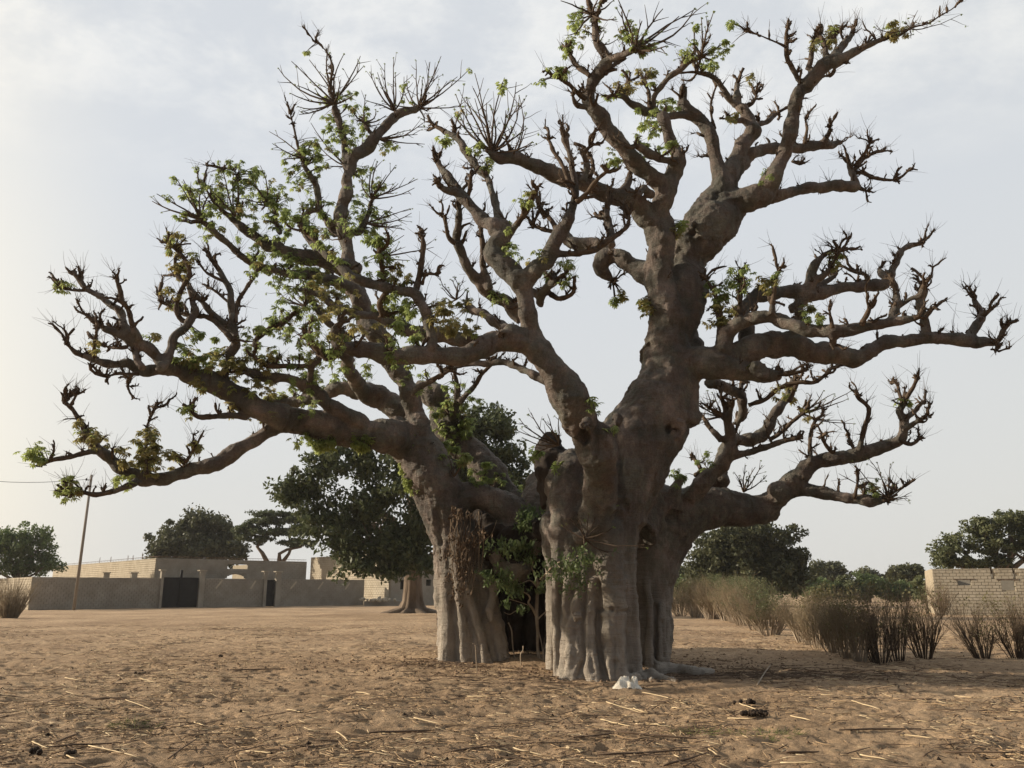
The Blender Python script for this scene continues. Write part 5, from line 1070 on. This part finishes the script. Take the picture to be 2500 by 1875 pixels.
# second building with sunlit side
B2 = P(950, HOR, 94); B2.z = 0
b2 = empty('block_house', tuple(B2), 'tall pale block building with small dark windows, partly hidden by the dark leafy tree', 'building')
u2 = hit(756, B2, LD); T2 = P(756, 1361, (B2+LD*u2).y).z
def hz2(D_, px0, px1, y0, y1): return (hit(px0, B2, D_), hit(px1, B2, D_), zat((px0+px1)/2, y1, B2, D_), zat((px0+px1)/2, y0, B2, D_))
hh = hz2(LD, 824, 834, 1398, 1408); hl = (u2-hh[0], u2-hh[1], hh[2], hh[3])
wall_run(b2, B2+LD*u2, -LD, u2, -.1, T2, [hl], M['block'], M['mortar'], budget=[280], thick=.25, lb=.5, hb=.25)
u3 = hit(1075, B2, WD)
hs = [hz2(WD, 977, 990, 1416, 1439), hz2(WD, 1040, 1052, 1415, 1430)]
wall_run(b2, B2, WD, u3, -.1, T2, hs, M['concrete'], M['concrete'], blocks=False, thick=.25)
for h in hs+[hh]:
    D_ = WD if h is not hh else LD; nn_ = WPp if D_ is WD else WD
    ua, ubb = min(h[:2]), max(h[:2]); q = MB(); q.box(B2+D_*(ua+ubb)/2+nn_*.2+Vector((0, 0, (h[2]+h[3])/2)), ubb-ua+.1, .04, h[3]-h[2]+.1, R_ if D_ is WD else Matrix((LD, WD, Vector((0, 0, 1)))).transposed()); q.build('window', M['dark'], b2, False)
q = MB(); q.box(B2+WD*u3/2+LD*u2/2+Vector((0, 0, T2-.3)), u3-.6, u2-.6, .15, R_); q.build('roof', M['concrete'], b2, False)
a, b = G(888, 1479), G(980, 1479); q = MB(); q.box(((a.x+b.x)/2, (a.y+b.y)/2+2.2, .1), (b.x-a.x), 4.4, .75)
tag(q.build('terrace_slab', M['concrete'], None, False), 'low grey concrete slab between the compound wall and the dark leafy tree', 'slab')
rb = MB(); rp_ = P(925, 1462, 92)
for k in range(40): rb.blob((rp_.x+random.gauss(0, .9), rp_.y+random.gauss(0, .4), .5+abs(random.gauss(0, .13))), random.uniform(.08, .2), nu=6, nv=4, j=.3)
tag(rb.build('rubble_heap', M['block'], None, False), 'small heap of pale broken blocks at the foot of the sunlit house wall', 'rubble', kind='stuff')
# right-hand building
RA = P(2281, HOR, 60); RA.z = 0; RD = Vector((.93, -.37, 0)).normalized(); RP = Vector((-RD.y, RD.x, 0))
rbld = empty('block_ruin', tuple(RA), 'roofless pale sand-coloured block building with small window holes at the right edge', 'building')
RT = zat(2290, 1389, RA, RD); RL = hit(2500, RA, RD)+2.5
def hr(px0, px1, y0, y1): return (hit(px0, RA, RD), hit(px1, RA, RD), zat((px0+px1)/2, y1, RA, RD), zat((px0+px1)/2, y0, RA, RD))
rh = [hr(2340, 2372, 1416, 1429), hr(2424, 2429, 1380, 1410), hr(2478, 2482, 1380, 1410), hr(2446, 2479, 1417, 1441)]
wall_run(rbld, RA, RD, RL, -.1, RT, rh, M['block'], M['mortar'], budget=[290], thick=.2, lb=.42, hb=.205)
wall_run(rbld, RA+RP*7, -RP, 6.8, -.1, RT, [], M['block'], M['mortar'], blocks=False, thick=.2, name='side_wall')
wall_run(rbld, RA+RP*7, RD, RL, -.1, RT-.25, [], M['concrete'], M['concrete'], blocks=False, thick=.2, name='rear_wall')
for h in (rh[0], rh[3]):
    q = MB(); q.box(RA+RD*(h[0]+h[1])/2+RP*.05+Vector((0, 0, h[3]+.045)), h[1]-h[0]+.5, .3, .07, Matrix((RD, RP, Vector((0, 0, 1)))).transposed()); q.build('lintel', M['bgbark'], rbld, False)
h = hr(2342, 2372, 1431, 1448); q = MB()
for k in range(2):
    for j in range(2): q.box(RA+RD*(h[0]+(h[1]-h[0])*(.27+.46*k))-RP*.03+Vector((0, 0, h[2]+(h[3]-h[2])*(.27+.46*j))), (h[1]-h[0])*.42, .03, (h[3]-h[2])*.42, Matrix((RD, RP, Vector((0, 0, 1)))).transposed())
q.build('vent_block', M['mortar'], rbld, False)

# ------------------------------------------------------------------ pole
pb = G(180, 1490); pt = P(224, 1159, pb.y)
pole = empty('utility_pole', tuple(pb), 'tall thin leaning wooden utility pole in front of the compound wall', 'utility pole')
q = MB(); q.tube([pb-Vector((0, 0, .3)), pb+(pt-pb)*.5, pt], [.14, .12, .10], 8); q.build('post', M['pole'], pole)
q = MB(); wp_ = pb+(pt-pb)*.96; q.box(wp_+Vector((-.15, 0, 0)), .5, .08, .06); q.build('bracket', M['metal'], pole, False)
q = MB(); e0 = wp_+Vector((-.4, 0, .05)); e1 = P(-200, 1150, 58); q.tube([e0+(e1-e0)*(k/10)+Vector((0, 0, -.5*math.sin(math.pi*k/10))) for k in range(11)], [.022]*11, 4); q.build('wire', M['black'], pole)
q = MB(); q.blob(e0, .08, (1, 1, 1.4)); q.build('insulator', M['black'], pole)

# ------------------------------------------------------------------ dry shrubs
def shrub_mesh(seed, h=2., spread=.75, ns=22, dens=1., lean=0):
    random.seed(seed); s_ = MB(); t_ = MB()
    def grow(mb, p, d, ln, r, lvl):
        q = [p]; rr = [r]; n_ = 3 if lvl < 2 else 2
        for k in range(n_):
            d = (d+rdir()*(.20 if lvl else .13)+Vector((0, 0, .08))).normalized(); q.append(q[-1]+d*ln/n_); rr.append(r*(1-.35*(k+1)/n_))
        (s_ if lvl == 0 else t_).tube(q, rr, 4 if lvl == 0 else 3, cap=False)
        if lvl < 3:
            for k in range(int(random.randint(2, 4)*dens) if lvl else int(random.randint(3, 5)*dens)):
                a = q[random.randint(1, n_)]; grow(mb, a, (d+rdir()*(.5 if lvl < 2 else .8)).normalized(), ln*random.uniform(.45, .75), r*.5, lvl+1)
    for k in range(ns):
        a = random.uniform(0, 6.28); q = random.random()**.6; b = Vector((math.cos(a)*.28*q, math.sin(a)*.28*q, -.05))
        d = Vector((math.cos(a)*q*spread*.85+lean, math.sin(a)*q*spread*.85, 1)).normalized()
        grow(None, b, d, h*random.uniform(.38, .52), random.uniform(.014, .026), 0)
    out = []
    for mb, nm, mt in ((s_, 'stem', 'stem_pale'), (t_, 'twigs', 'stem_brown')):
        me = bpy.data.meshes.new(nm); me.from_pydata([tuple(v) for v in mb.v], [], mb.f); me.materials.append(M[mt]); me.shade_smooth(); out.append((nm, me))
    return out
SV = [shrub_mesh(100+k, 2., .8, 30+3*k, 1.15) for k in range(4)]; SVd = [shrub_mesh(200+k, 2., .75, 30, 1.) for k in range(2)]
random.seed(11)
shr = [
 (1682, 1500, 1418, 52, 0, 'small reddish dry shrub tucked behind the first two of the row'), (1720, 1506, 1408, 54, 0, 'tan dry shrub between the second and the middle one of the far clump'), (1757, 1512, 1408, 60, 1, 'green-tipped dry shrub filling the dense far clump'), (1795, 1520, 1412, 64, 1, 'shrub with pale upright stems behind the bushy grey-green one'), (1830, 1528, 1416, 66, 1, 'grey-green shrub pressed between the two bushiest ones'),
 (1980, 1572, 1440, 70, 0, 'thin brown shrub behind the first ones after the gap'), (2018, 1584, 1432, 72, 0, 'thin pale-stemmed shrub overlapping the middle of the near clump'),  # px, base y, top y, width px, leafiness, label
 (1662, 1504, 1425, 60, 0, 'reddish dry shrub nearest the baobab at the far end of the shrub row'), (1700, 1508, 1412, 66, 0, 'second dry shrub out from the baobab, tall and tan'), (1738, 1512, 1410, 66, 0, 'tan dry shrub in the middle of the dense far clump'),
 (1775, 1518, 1412, 70, 1, 'brown shrub with grey-green tips in the dense far clump'), (1812, 1526, 1414, 76, 1, 'bushy grey-green shrub left of the gap in the row'), (1848, 1538, 1424, 82, 1, 'wide grey-green shrub'' with pale feet beside the gap'), (1880, 1550, 1440, 86, 1, 'last shrub before the gap in the row, leaning right with pale feet'),
 (1962, 1566, 1450, 84, 0, 'first low brown shrub after the gap in the row'), (2000, 1582, 1425, 88, 0, 'brown twiggy shrub with white stems, second after the gap'), (2035, 1592, 1440, 90, 0, 'pale-stemmed shrub in the middle of the near clump'), (2072, 1606, 1420, 92, 0, 'shrub with thick white feet ending the pale-stemmed clump'), (2098, 1616, 1455, 84, 0, 'low pale shrub touching the dark upright shrub'),
 (2150, 1617, 1415, 104, 2, 'tall dark upright shrub, left of the near pair'), (2190, 1614, 1420, 80, 2, 'dark slender shrub squeezed between the near pair'), (2258, 1608, 1430, 108, 2, 'wide dark vase-shaped shrub, right of the near pair'),
 (2300, 1502, 1415, 62, 2, 'dark shrub in front of the left end of the sand-coloured building'), (2400, 1606, 1455, 92, 2, 'isolated dark shrub standing alone in front of the sand-coloured building'), (2482, 1606, 1450, 108, 2, 'dark shrub with a black lower half at the right edge')]
for px, by, ty, wd, kind, lb in shr:
    wd *= 1.22 if px < 1950 else 1.05; b = G(px, by); b.z = gz_at(b.x, b.y); hgt = (by-ty)/FPX*b.length*(.97 if px < 1950 else .86); w = wr(wd/2, b)
    e = empty('dry_shrub', tuple(b), lb, 'shrub', 'dry shrubs planted in a row')
    v = random.choice(SV if kind < 2 else SVd); rz = random.uniform(0, 6.28); tx_ = random.uniform(-.09, .09); ty_ = random.uniform(-.12, .12)
    for nm, me in v:
        me2 = me
        if kind == 2:
            key = me.name+'_d'; me2 = bpy.data.meshes.get(key)
            if not me2: me2 = me.copy(); me2.name = key; me2.materials[0] = M['spur'] if nm == 'stem' else M['stem_dark']
        o = bpy.data.objects.new(nm, me2); C.objects.link(o); o.parent = e; o.rotation_euler = (tx_, ty_, rz); o.scale = (w/.8, w/.8, hgt/1.95)
        if nm == 'twigs': o['kind'] = 'stuff'
    if True:
        n_ = (110, 120, 30)[kind] if px < 1950 else (30, 30, 26)[kind]; cs = [(b.x+random.gauss(0, w*.42), b.y+random.gauss(0, w*.42), b.z+hgt*random.uniform(.35, .98)) for _ in range(n_)]
        leaf_mesh('foliage', cs, [.2]*n_, 22 if kind == 1 else (14 if kind == 0 else 9), .05, M['shrub_leaf' if kind != 1 else 'tree_olive'], .9, e)
for px, by, ty, wd, lb in ((22, 1510, 1428, 80, 'tall dry brown grass clump at the left edge in front of the lit wall end'), (128, 1487, 1440, 48, 'small dry grass tuft at the foot of the wall left of the pole')):
    b = G(px, by); q = MB(); hgt = (by-ty)/FPX*b.length; w = wr(wd/2, b)
    for k in range(420 if wd > 60 else 150):
        a = random.uniform(0, 6.28); s_ = random.random()**.7; p = b+Vector((math.cos(a)*w*.45*s_, math.sin(a)*w*.45*s_, 0)); d = Vector((math.cos(a)*s_*.5, math.sin(a)*s_*.5, 1)).normalized(); ln = hgt*random.uniform(.5, 1.1)
        pp = [p]
        for j in range(3): d = (d+rdir()*.12+Vector((0, 0, -.05*j))).normalized(); pp.append(pp[-1]+d*ln/3)
        q.tube(pp, [.016, .013, .009, .004], 3, cap=False)
    tag(q.build('dry_grass', M['stem_brown'], None), lb, 'grass', kind='stuff')

# ------------------------------------------------------------------ sapling and climber in the hollow
def leafy(name, spots, Y, parent, mat, size=.075):
    cs = []; rs = []
    for x, y, r, n_ in spots:
        for _ in range(n_):
            p = P(x+random.gauss(0, r*.95), y+random.gauss(0, r*.6), Y+random.gauss(0, .2)); cs.append(tuple(p)); rs.append(.13)
    return leaf_mesh(name, cs, rs, 7, size, mat, .9, parent, .7)
def tube_px(name, pts, Y, mat, parent, s=.2712, ox=1050, oy=1200):
    q = MB(); pp = []; rr = []
    for i, (x, y, r) in enumerate(pts):
        p = P(ox+x*s, oy+y*s, Y if not isinstance(Y, tuple) else Y[0]+(Y[1]-Y[0])*i/(len(pts)-1)); pp.append(p); rr.append(wr(r*s, p))
    cq = catmull([(*p, r) for p, r in zip(pp, rr)], 4); q.tube([Vector(v[:3]) for v in cq], [max(v[3], .004) for v in cq], 6, jit=.06); return q.build(name, mat, parent)
sb = G(1318, 1619)
sap = empty('sapling', tuple(sb), 'slender pale-stemmed sapling with narrow green leaves growing in the mouth of the hollow', 'sapling')
sY = sb.y
tube_px('trunk', [(1000, 1580, 24), (985, 1500, 18), (968, 1400, 14), (968, 1250, 15), (958, 1100, 17), (965, 950, 15), (970, 850, 13), (960, 780, 11)], sY, M['stem_pale'], sap)
for pts in ([(955, 1120, 12), (920, 1050, 11), (885, 1000, 10), (900, 960, 8), (870, 920, 6), (760, 870, 4)], [(920, 1050, 6), (850, 1010, 4), (700, 965, 3)], [(960, 1160, 8), (1010, 1110, 6), (1060, 1060, 5), (1055, 1000, 4)],
            [(975, 1250, 6), (1000, 1350, 5), (1020, 1480, 5), (1020, 1560, 6)], [(965, 860, 9), (900, 800, 6), (810, 830, 4), (640, 860, 3)], [(968, 840, 9), (1040, 760, 7), (1045, 750, 6)],
            [(965, 820, 8), (920, 700, 6), (870, 560, 5), (760, 490, 4), (610, 490, 3)], [(920, 700, 6), (930, 500, 5), (880, 380, 4), (860, 250, 3)], [(1040, 760, 5), (1180, 740, 5), (1200, 770, 3)], [(960, 900, 6), (1040, 840, 5), (1180, 870, 3), (1320, 880, 3)], [(860, 1050, 5), (780, 1070, 4), (720, 1105, 3), (670, 1090, 3)]):
    tube_px('branch', pts, (sY, sY-.35), M['stem_pale'], sap)
for pts in ([(990, 790, 7), (1060, 720, 6), (1130, 650, 6), (1300, 590, 4), (1420, 550, 3)], [(1040, 740, 5), (1180, 740, 5), (1210, 775, 3)], [(1130, 650, 4), (1200, 700, 3), (1330, 735, 3)]): tube_px('branch', pts, (17.6, 16.35) if pts[0][0] < 1000 else (16.9, 16.35), M['stem_pale'], sap)
leafy('foliage', [(1050+x*.2712, 1200+y*.2712, r, n_) for x, y, r, n_ in ((680, 490, 20, 26), (760, 500, 18, 22), (860, 520, 18, 18), (910, 590, 16, 16), (640, 760, 24, 26), (560, 740, 12, 10), (720, 860, 18, 18), (860, 200, 18, 20), (900, 260, 20, 22), (860, 320, 12, 12), (800, 920, 8, 6), (850, 1050, 6, 5), (670, 990, 4, 3), (1000, 870, 10, 10))], sY-.5, sap, M['tree_green'], .085)
leafy('foliage', [(1050+x*.2712, 1200+y*.2712, r, n_) for x, y, r, n_ in ((1300, 610, 30, 26), (1190, 690, 24, 18), (1340, 720, 28, 18), (1080, 760, 22, 14), (1250, 800, 26, 10), (1340, 870, 16, 6), (1400, 580, 16, 12), (1230, 640, 30, 10))], 16.35, sap, M['tree_green'], .06)
cl = empty('climber', tuple(G(1110, 1615)), 'tangle of dry brown creeper hanging on the left baobab trunk', 'climber')
for _ in range(44):
    x = random.uniform(150, 480); y = random.uniform(150, 500); pts = [(x, y, 4)]
    for k in range(5): x += random.uniform(-28, 28)-(x-250)*.12; y += random.uniform(50, 120); pts.append((x, min(y, 1000), 4-.5*k))
    tube_px('stem', pts, (19.95, 19.75), M['spur'] if random.random() < .6 else M['twig'], cl)
for pts in ([(440, 180, 5), (445, 400, 5), (440, 600, 4), (442, 745, 3)], [(470, 300, 4), (480, 500, 4), (460, 700, 3)], [(400, 480, 4), (540, 400, 3), (600, 260, 2)], [(300, 640, 9), (330, 540, 9), (300, 480, 8), (240, 420, 6), (190, 370, 4)]):
    tube_px('stem', pts, 19.8, M['twig'], cl)
leafy('foliage', [(1050+x*.2712, 1200+y*.2712, r, n_) for x, y, r, n_ in ((260, 480, 20, 12), (240, 560, 20, 12), (220, 650, 22, 12), (230, 780, 22, 11), (260, 900, 18, 8), (260, 180, 10, 10), (300, 220, 10, 8), (380, 420, 12, 8), (470, 380, 8, 5))], 19.7, cl, M['dry_leaf'], .06)
for k, (pts, lb) in enumerate((([(770, 1530, 6), (745, 1400, 6), (735, 1260, 6), (715, 1200, 5), (703, 1180, 7)], 'taller bare pale shoot with a knobbed tip standing in the hollow'), ([(820, 1575, 6), (815, 1470, 5), (835, 1430, 4), (838, 1390, 6)], 'short forked pale shoot on the soil at the hollow mouth'), ([(422, 1640, 5), (415, 1500, 5), (405, 1380, 4), (380, 1370, 3)], 'thin bent pale shoot at the foot of the left trunk'))):
    o = tube_px('bare_shoot', pts, G(1050+pts[0][0]*.2712, 1200+pts[0][1]*.2712+3).y, M['stem_pale'], None); tag(o, lb, 'shoot')

# ------------------------------------------------------------------ ground litter
random.seed(5); rng = np.random.default_rng(5)
def rpos(y0, y1, bias=1.4):
    while True:
        y = y0+(y1-y0)*random.random()**bias; x = random.uniform(-.72, .72)*y
        if random.random() < .12+.88*max(0, min(1, .5+1.5*float(vnoise(np.array([[x*.55, y*.55, 3.]]))[0]))): return x, y
bz = {}
def stalk(mb, x, y, ln, r, ang, arch=.03, n=3):
    z = gz_at(x, y); pp = []; bend = random.uniform(-.12, .12) if random.random() < .75 else random.uniform(-.5, .5); m = 4
    for k in range(m+1):
        t = k/m-.5; a = ang+bend*t; pp.append(Vector((x+math.cos(a)*ln*t, y+math.sin(a)*ln*t, 0)))
    hs = gheight(np.array([p.x for p in pp]), np.array([p.y for p in pp]))
    za, zb = float(hs[0]), float(hs[-1]); lift = max(0, max(float(hs[k])-(za+(zb-za)*k/m) for k in range(m+1)))*.7
    for k, p in enumerate(pp): p.z = za+(zb-za)*k/m+lift+r*.8+arch*.2*random.random()+.006
    mb.tube(pp, [r*.8, r, r, r*.9, r*.5], n, cap=True)
def batch(nme, n, y0, y1, lo, hi, r, mat, label, cat, bias=1.4, ang=None, aspread=1.):
    mb = MB()
    for _ in range(n):
        x, y = rpos(y0, y1, bias); stalk(mb, x, y, random.uniform(lo, hi), r*random.uniform(.6, 1.3), random.gauss(ang, aspread) if ang is not None else random.uniform(0, 6.28))
    tag(mb.build(nme, mat, None), label, cat, kind='stuff')
batch('straw_litter', 4200, 7.5, 40, .05, .26, .0045, M['straw'], 'scattered short bits of pale straw over the trampled field', 'straw', 1.3, 0, .9)
batch('old_straw_litter', 7500, 7.5, 42, .06, .34, .005, M['straw_dim'], 'dull brown straw trampled into the sandy field', 'straw', 1.3, 0, 1.)
batch('twig_litter', 4200, 7.5, 42, .08, .5, .006, M['stick'], 'thin dark twigs scattered over the sandy field', 'twigs', 1.3, .1, .8)
def crumbs(nme, n, y0, y1, s0, s1, mat, label, cat, around=None):
    P3 = []; 
    if around is None:
        y = y0+(y1-y0)*rng.random(n)**1.5; x = (rng.random(n)*1.44-.72)*y
    else:
        x = around[0]+rng.normal(size=n)*around[2]; y = around[1]+rng.normal(size=n)*around[3]
    if around is None:
        kp = rng.random(n) < .15+.85*np.clip(.5+1.5*vnoise(np.stack([x*.55, y*.55, np.full(n, 3.)], 1)), 0, 1); x = x[kp]; y = y[kp]; n = len(x)
    z = gheight(x, y)+.006; s = s0+(s1-s0)*rng.random(n)**2
    tet = np.array([[1, .1, 0], [-.5, .9, .1], [-.5, -.8, 0], [.1, 0, .8]]); F0 = np.array([[0, 1, 3], [1, 2, 3], [2, 0, 3], [0, 2, 1]])
    th = rng.random(n)*6.28; c, sn = np.cos(th), np.sin(th)
    V = tet[None]*s[:, None, None]*(.6+.8*rng.random((n, 1, 3))); V = np.stack([V[..., 0]*c[:, None]-V[..., 1]*sn[:, None], V[..., 0]*sn[:, None]+V[..., 1]*c[:, None], V[..., 2]], -1)
    V += np.stack([x, y, z], 1)[:, None]; Fa = (F0[None]+np.arange(n)[:, None, None]*4).reshape(-1, 3)
    tag(link(nme, np_mesh(nme, V.reshape(-1, 3), Fa, mat)), label, cat, kind='stuff')
crumbs('soil_crumbs', 40000, 7.5, 40, .006, .026, M['litter'], 'brown crumbs of soil and rotted leaf over the field', 'soil crumbs')
crumbs('dung_crumbs', 1500, 7.5, 36, .012, .04, M['dung'], 'small dark dung pellets scattered over the field', 'dung')
tb = G(1500, 1640)
crumbs('leaf_litter', 3500, 0, 0, .012, .05, M['litter'], 'thick leaf litter around the baobab foot', 'litter', (tb.x-.6, tb.y+1.6, 3.4, 2.2))
mb = MB()
for _ in range(900):
    c_ = random.choice([G(1120, 1625), G(1350, 1660), G(1850, 1650), G(1980, 1640), G(1850, 1650)]); x, y = c_.x+random.gauss(0, 1.3), c_.y+random.gauss(0, .7); stalk(mb, x, y, random.uniform(.1, .6), .006, random.gauss(0, .7), .08)
tag(mb.build('brush_litter', M['stick'], None), 'dark fallen twigs heaped round the baobab foot and in its shadow', 'twigs', kind='stuff')
# individually laid long stalks and sticks
def stalk_px(name, x0, y0, x1, y1, r, mat, label, cat, group):
    a, b = G(x0, y0), G(x1, y1); pp = []
    off = rdir()*(b-a).length*.025
    for k in range(6):
        p = a+(b-a)*k/5+off*math.sin(math.pi*k/5); p.z = 0; pp.append(p)
    hs = [gz_at(p.x, p.y) for p in pp]; lift = max(hs[k]-(hs[0]+(hs[-1]-hs[0])*k/5) for k in range(6))*.8
    for k, p in enumerate(pp): p.z = hs[0]+(hs[-1]-hs[0])*k/5+lift+r+.006+random.uniform(0, .008)
    q = MB(); q.tube(pp, [r*.8, r, r, r*.95, r*.8, r*.5], 5); o = q.build(name, mat, None); tag(o, label, cat, group)
ST = [(305, 1717, 380, 1736), (215, 1826, 342, 1860), (158, 1851, 183, 1873), (78, 1811, 120, 1826), (170, 1744, 182, 1747), (158, 1658, 196, 1666), (410, 1634, 436, 1638), (340, 1663, 388, 1673), (287, 1652, 308, 1654), (160, 1695, 181, 1701),
      (474, 1765, 500, 1775), (1480, 1719, 1580, 1733), (1546, 1726, 1580, 1733), (1640, 1725, 1682, 1731), (1805, 1728, 1852, 1740), (1776, 1752, 1838, 1760), (1465, 1749, 1540, 1775), (1552, 1762, 1620, 1772), (1930, 1752, 1980, 1765), (1568, 1697, 1680, 1719),
      (1730, 1838, 1752, 1846), (1905, 1866, 2000, 1875), (1400, 1832, 1418, 1850), (870, 1690, 905, 1700), (1010, 1760, 1080, 1772), (700, 1740, 745, 1750), (930, 1860, 1010, 1868), (600, 1840, 660, 1856), (2080, 1720, 2150, 1732), (2200, 1810, 2280, 1822), (2330, 1700, 2380, 1708), (1140, 1700, 1200, 1710), (820, 1800, 850, 1812), (1250, 1830, 1330, 1842), (2100, 1850, 2170, 1862)]
for s_ in ST: stalk_px('straw_stalk', *s_, random.uniform(.0055, .008), M['straw'], 'long pale straw stalk lying on the sandy ground in front of the baobab', 'straw', 'long pale straw stalks on the field')
SK = [(410, 1855, 480, 1815), (130, 1814, 220, 1780), (1400, 1815, 1500, 1802), (1500, 1802, 1700, 1815), (1460, 1856, 1680, 1842), (1620, 1875, 1730, 1845), (1920, 1850, 2000, 1845), (220, 1710, 310, 1705), (560, 1640, 700, 1632), (120, 1825, 300, 1812), (2050, 1800, 2250, 1790), (2300, 1840, 2480, 1850), (900, 1800, 1060, 1790), (1100, 1850, 1200, 1835)]
for s_ in SK: stalk_px('fallen_stick', *s_, random.uniform(.009, .014), M['stick'], 'long thin dark stick lying on the sandy ground in front of the baobab', 'stick', 'long dark sticks on the field')
stalk_px('fallen_branch', 1850, 1684, 1882, 1625, .016, M['stem_pale'], 'pale dead branch leaning across the shaded litter right of the baobab', 'branch', None)
for cx_, cy_, n_, lb in ((1852, 1752, 26, 'larger pile of black dung beside the lower right straw'), (1828, 1725, 12, 'smaller dark dung pile behind the larger one'), (345, 1645, 9, 'dark seed pod-like clod on the sand left of the baobab'), (540, 1606, 7, 'dark clod on the sand in front of the black gate'), (92, 1833, 4, 'round dark clod near the lower left corner'), (172, 1851, 3, 'dark clod beside the thick straw stalk at lower left')):
    q = MB(); c_ = G(cx_, cy_)
    for _ in range(n_): q.blob((c_.x+random.gauss(0, .08 if n_ > 8 else .03), c_.y+random.gauss(0, .05), gz_at(c_.x, c_.y)+.02+abs(random.gauss(0, .015))), random.uniform(.02, .04), nu=7, nv=5, j=.15)
    tag(q.build('dung_pile', M['dung'], None), lb, 'dung', kind='stuff')
for cx_, cy_, w_, lb in ((1690, 1795, .34, 'small flat grey-green weed tuft in the foreground, left of the other'), (1868, 1800, .42, 'larger grey-green weed tuft in the right foreground'), (332, 1772, .3, 'sparse dry weed tuft in the left foreground')):
    q = MB(); c_ = G(cx_, cy_)
    for _ in range(260):
        a = random.uniform(0, 6.28); s_ = random.random()**.6*w_; p = Vector((c_.x+math.cos(a)*s_, c_.y+math.sin(a)*s_*.8, 0)); p.z = gz_at(p.x, p.y)-.005; d = (Vector((math.cos(a)*.8, math.sin(a)*.8, .5))+rdir()*.7); d.z = abs(d.z)*.5; d.normalize(); ln = random.uniform(.04, .14)
        q.tube([p, p+d*ln*.5, p+d*ln+Vector((0, 0, -.01))], [.0035, .003, .0015], 3, cap=False)
    tag(q.build('weed_tuft', M['grass'], None), lb, 'weed', kind='stuff')
# crumpled cloth
a, b = G(1499, 1684), G(1572, 1684); cw_ = b.x-a.x; ccx = (a.x+b.x)/2; ccy = a.y+.16
nu_, nv_ = 60, 44; V = []; 
U, Vv = np.meshgrid(np.linspace(-1, 1, nu_), np.linspace(-1, 1, nv_)); 
hx = U*cw_*.52; hy = Vv*.24
def g2(cx0, cy0, sx, sy): return np.exp(-(((U-cx0)/sx/1.15)**2+((Vv-cy0)/sy/1.15)**2)**2)
hgt = .135*g2(-.12, .3, .38, .6)+.125*g2(.52, .3, .22, .55)+.07*g2(-.62, -.4, .25, .4)+.07*g2(.15, -.62, .2, .3)+.04*g2(.8, -.6, .4, .3)-.06*g2(.24, .0, .09, .45)-.05*g2(-.35, -.55, .07, .3)
pq = np.stack([hx.ravel()*16, hy.ravel()*7+hgt.ravel()*9, np.zeros(nu_*nv_)], 1)
fold = (1-np.abs(vnoise(pq+4)))**2*.035+(1-np.abs(vnoise(pq*2.2+9)))**3*.014
rs_ = (np.abs(U)**3+np.abs(Vv)**3)**(1/3)+vnoise(np.stack([U.ravel()*2.2, Vv.ravel()*2.2, np.zeros(nu_*nv_)], 1)).reshape(U.shape)*.22; edge = np.clip((1.02-rs_)*3.2, 0, 1)**.7
hz_ = (hgt*1.1+fold.reshape(hgt.shape))*edge+.012
wig = vnoise(pq*.5+20).reshape(hgt.shape)*.03
V = np.stack([(ccx+hx*(1-.10*np.abs(Vv))+wig).ravel(), (ccy+hy+wig*.6).ravel(), hz_.ravel()+gz_at(ccx, ccy)], 1)
ix = np.arange(nu_*nv_).reshape(nv_, nu_); Fc = np.stack([ix[:-1, :-1], ix[:-1, 1:], ix[1:, 1:], ix[1:, :-1]], -1).reshape(-1, 4)
o = link('crumpled_cloth', np_mesh('crumpled_cloth', V, Fc, M['cloth'], True)); sd = o.modifiers.new('s', 'SOLIDIFY'); sd.thickness = .008
tag(o, 'crumpled dirty white cloth sack lying at the foot of the baobab', 'cloth')

# ------------------------------------------------------------------ dusty air
q = MB(); q.box((0, 0, 9.0), 1900, 1900, 20.8)
hm = bpy.data.materials.new('dusty_air'); hm.use_nodes = True; hn = hm.node_tree; hn.nodes.clear()
ho = N(hn, 'ShaderNodeOutputMaterial'); hv = N(hn, 'ShaderNodeVolumePrincipled'); hv.inputs['Color'].default_value = (.93, .92, .90, 1); hv.inputs['Density'].default_value = .00022; hv.inputs['Anisotropy'].default_value = .3
L(hn, hv.outputs[0], ho.inputs['Volume'])
tag(q.build('haze', hm, None, False), kind='stuff')
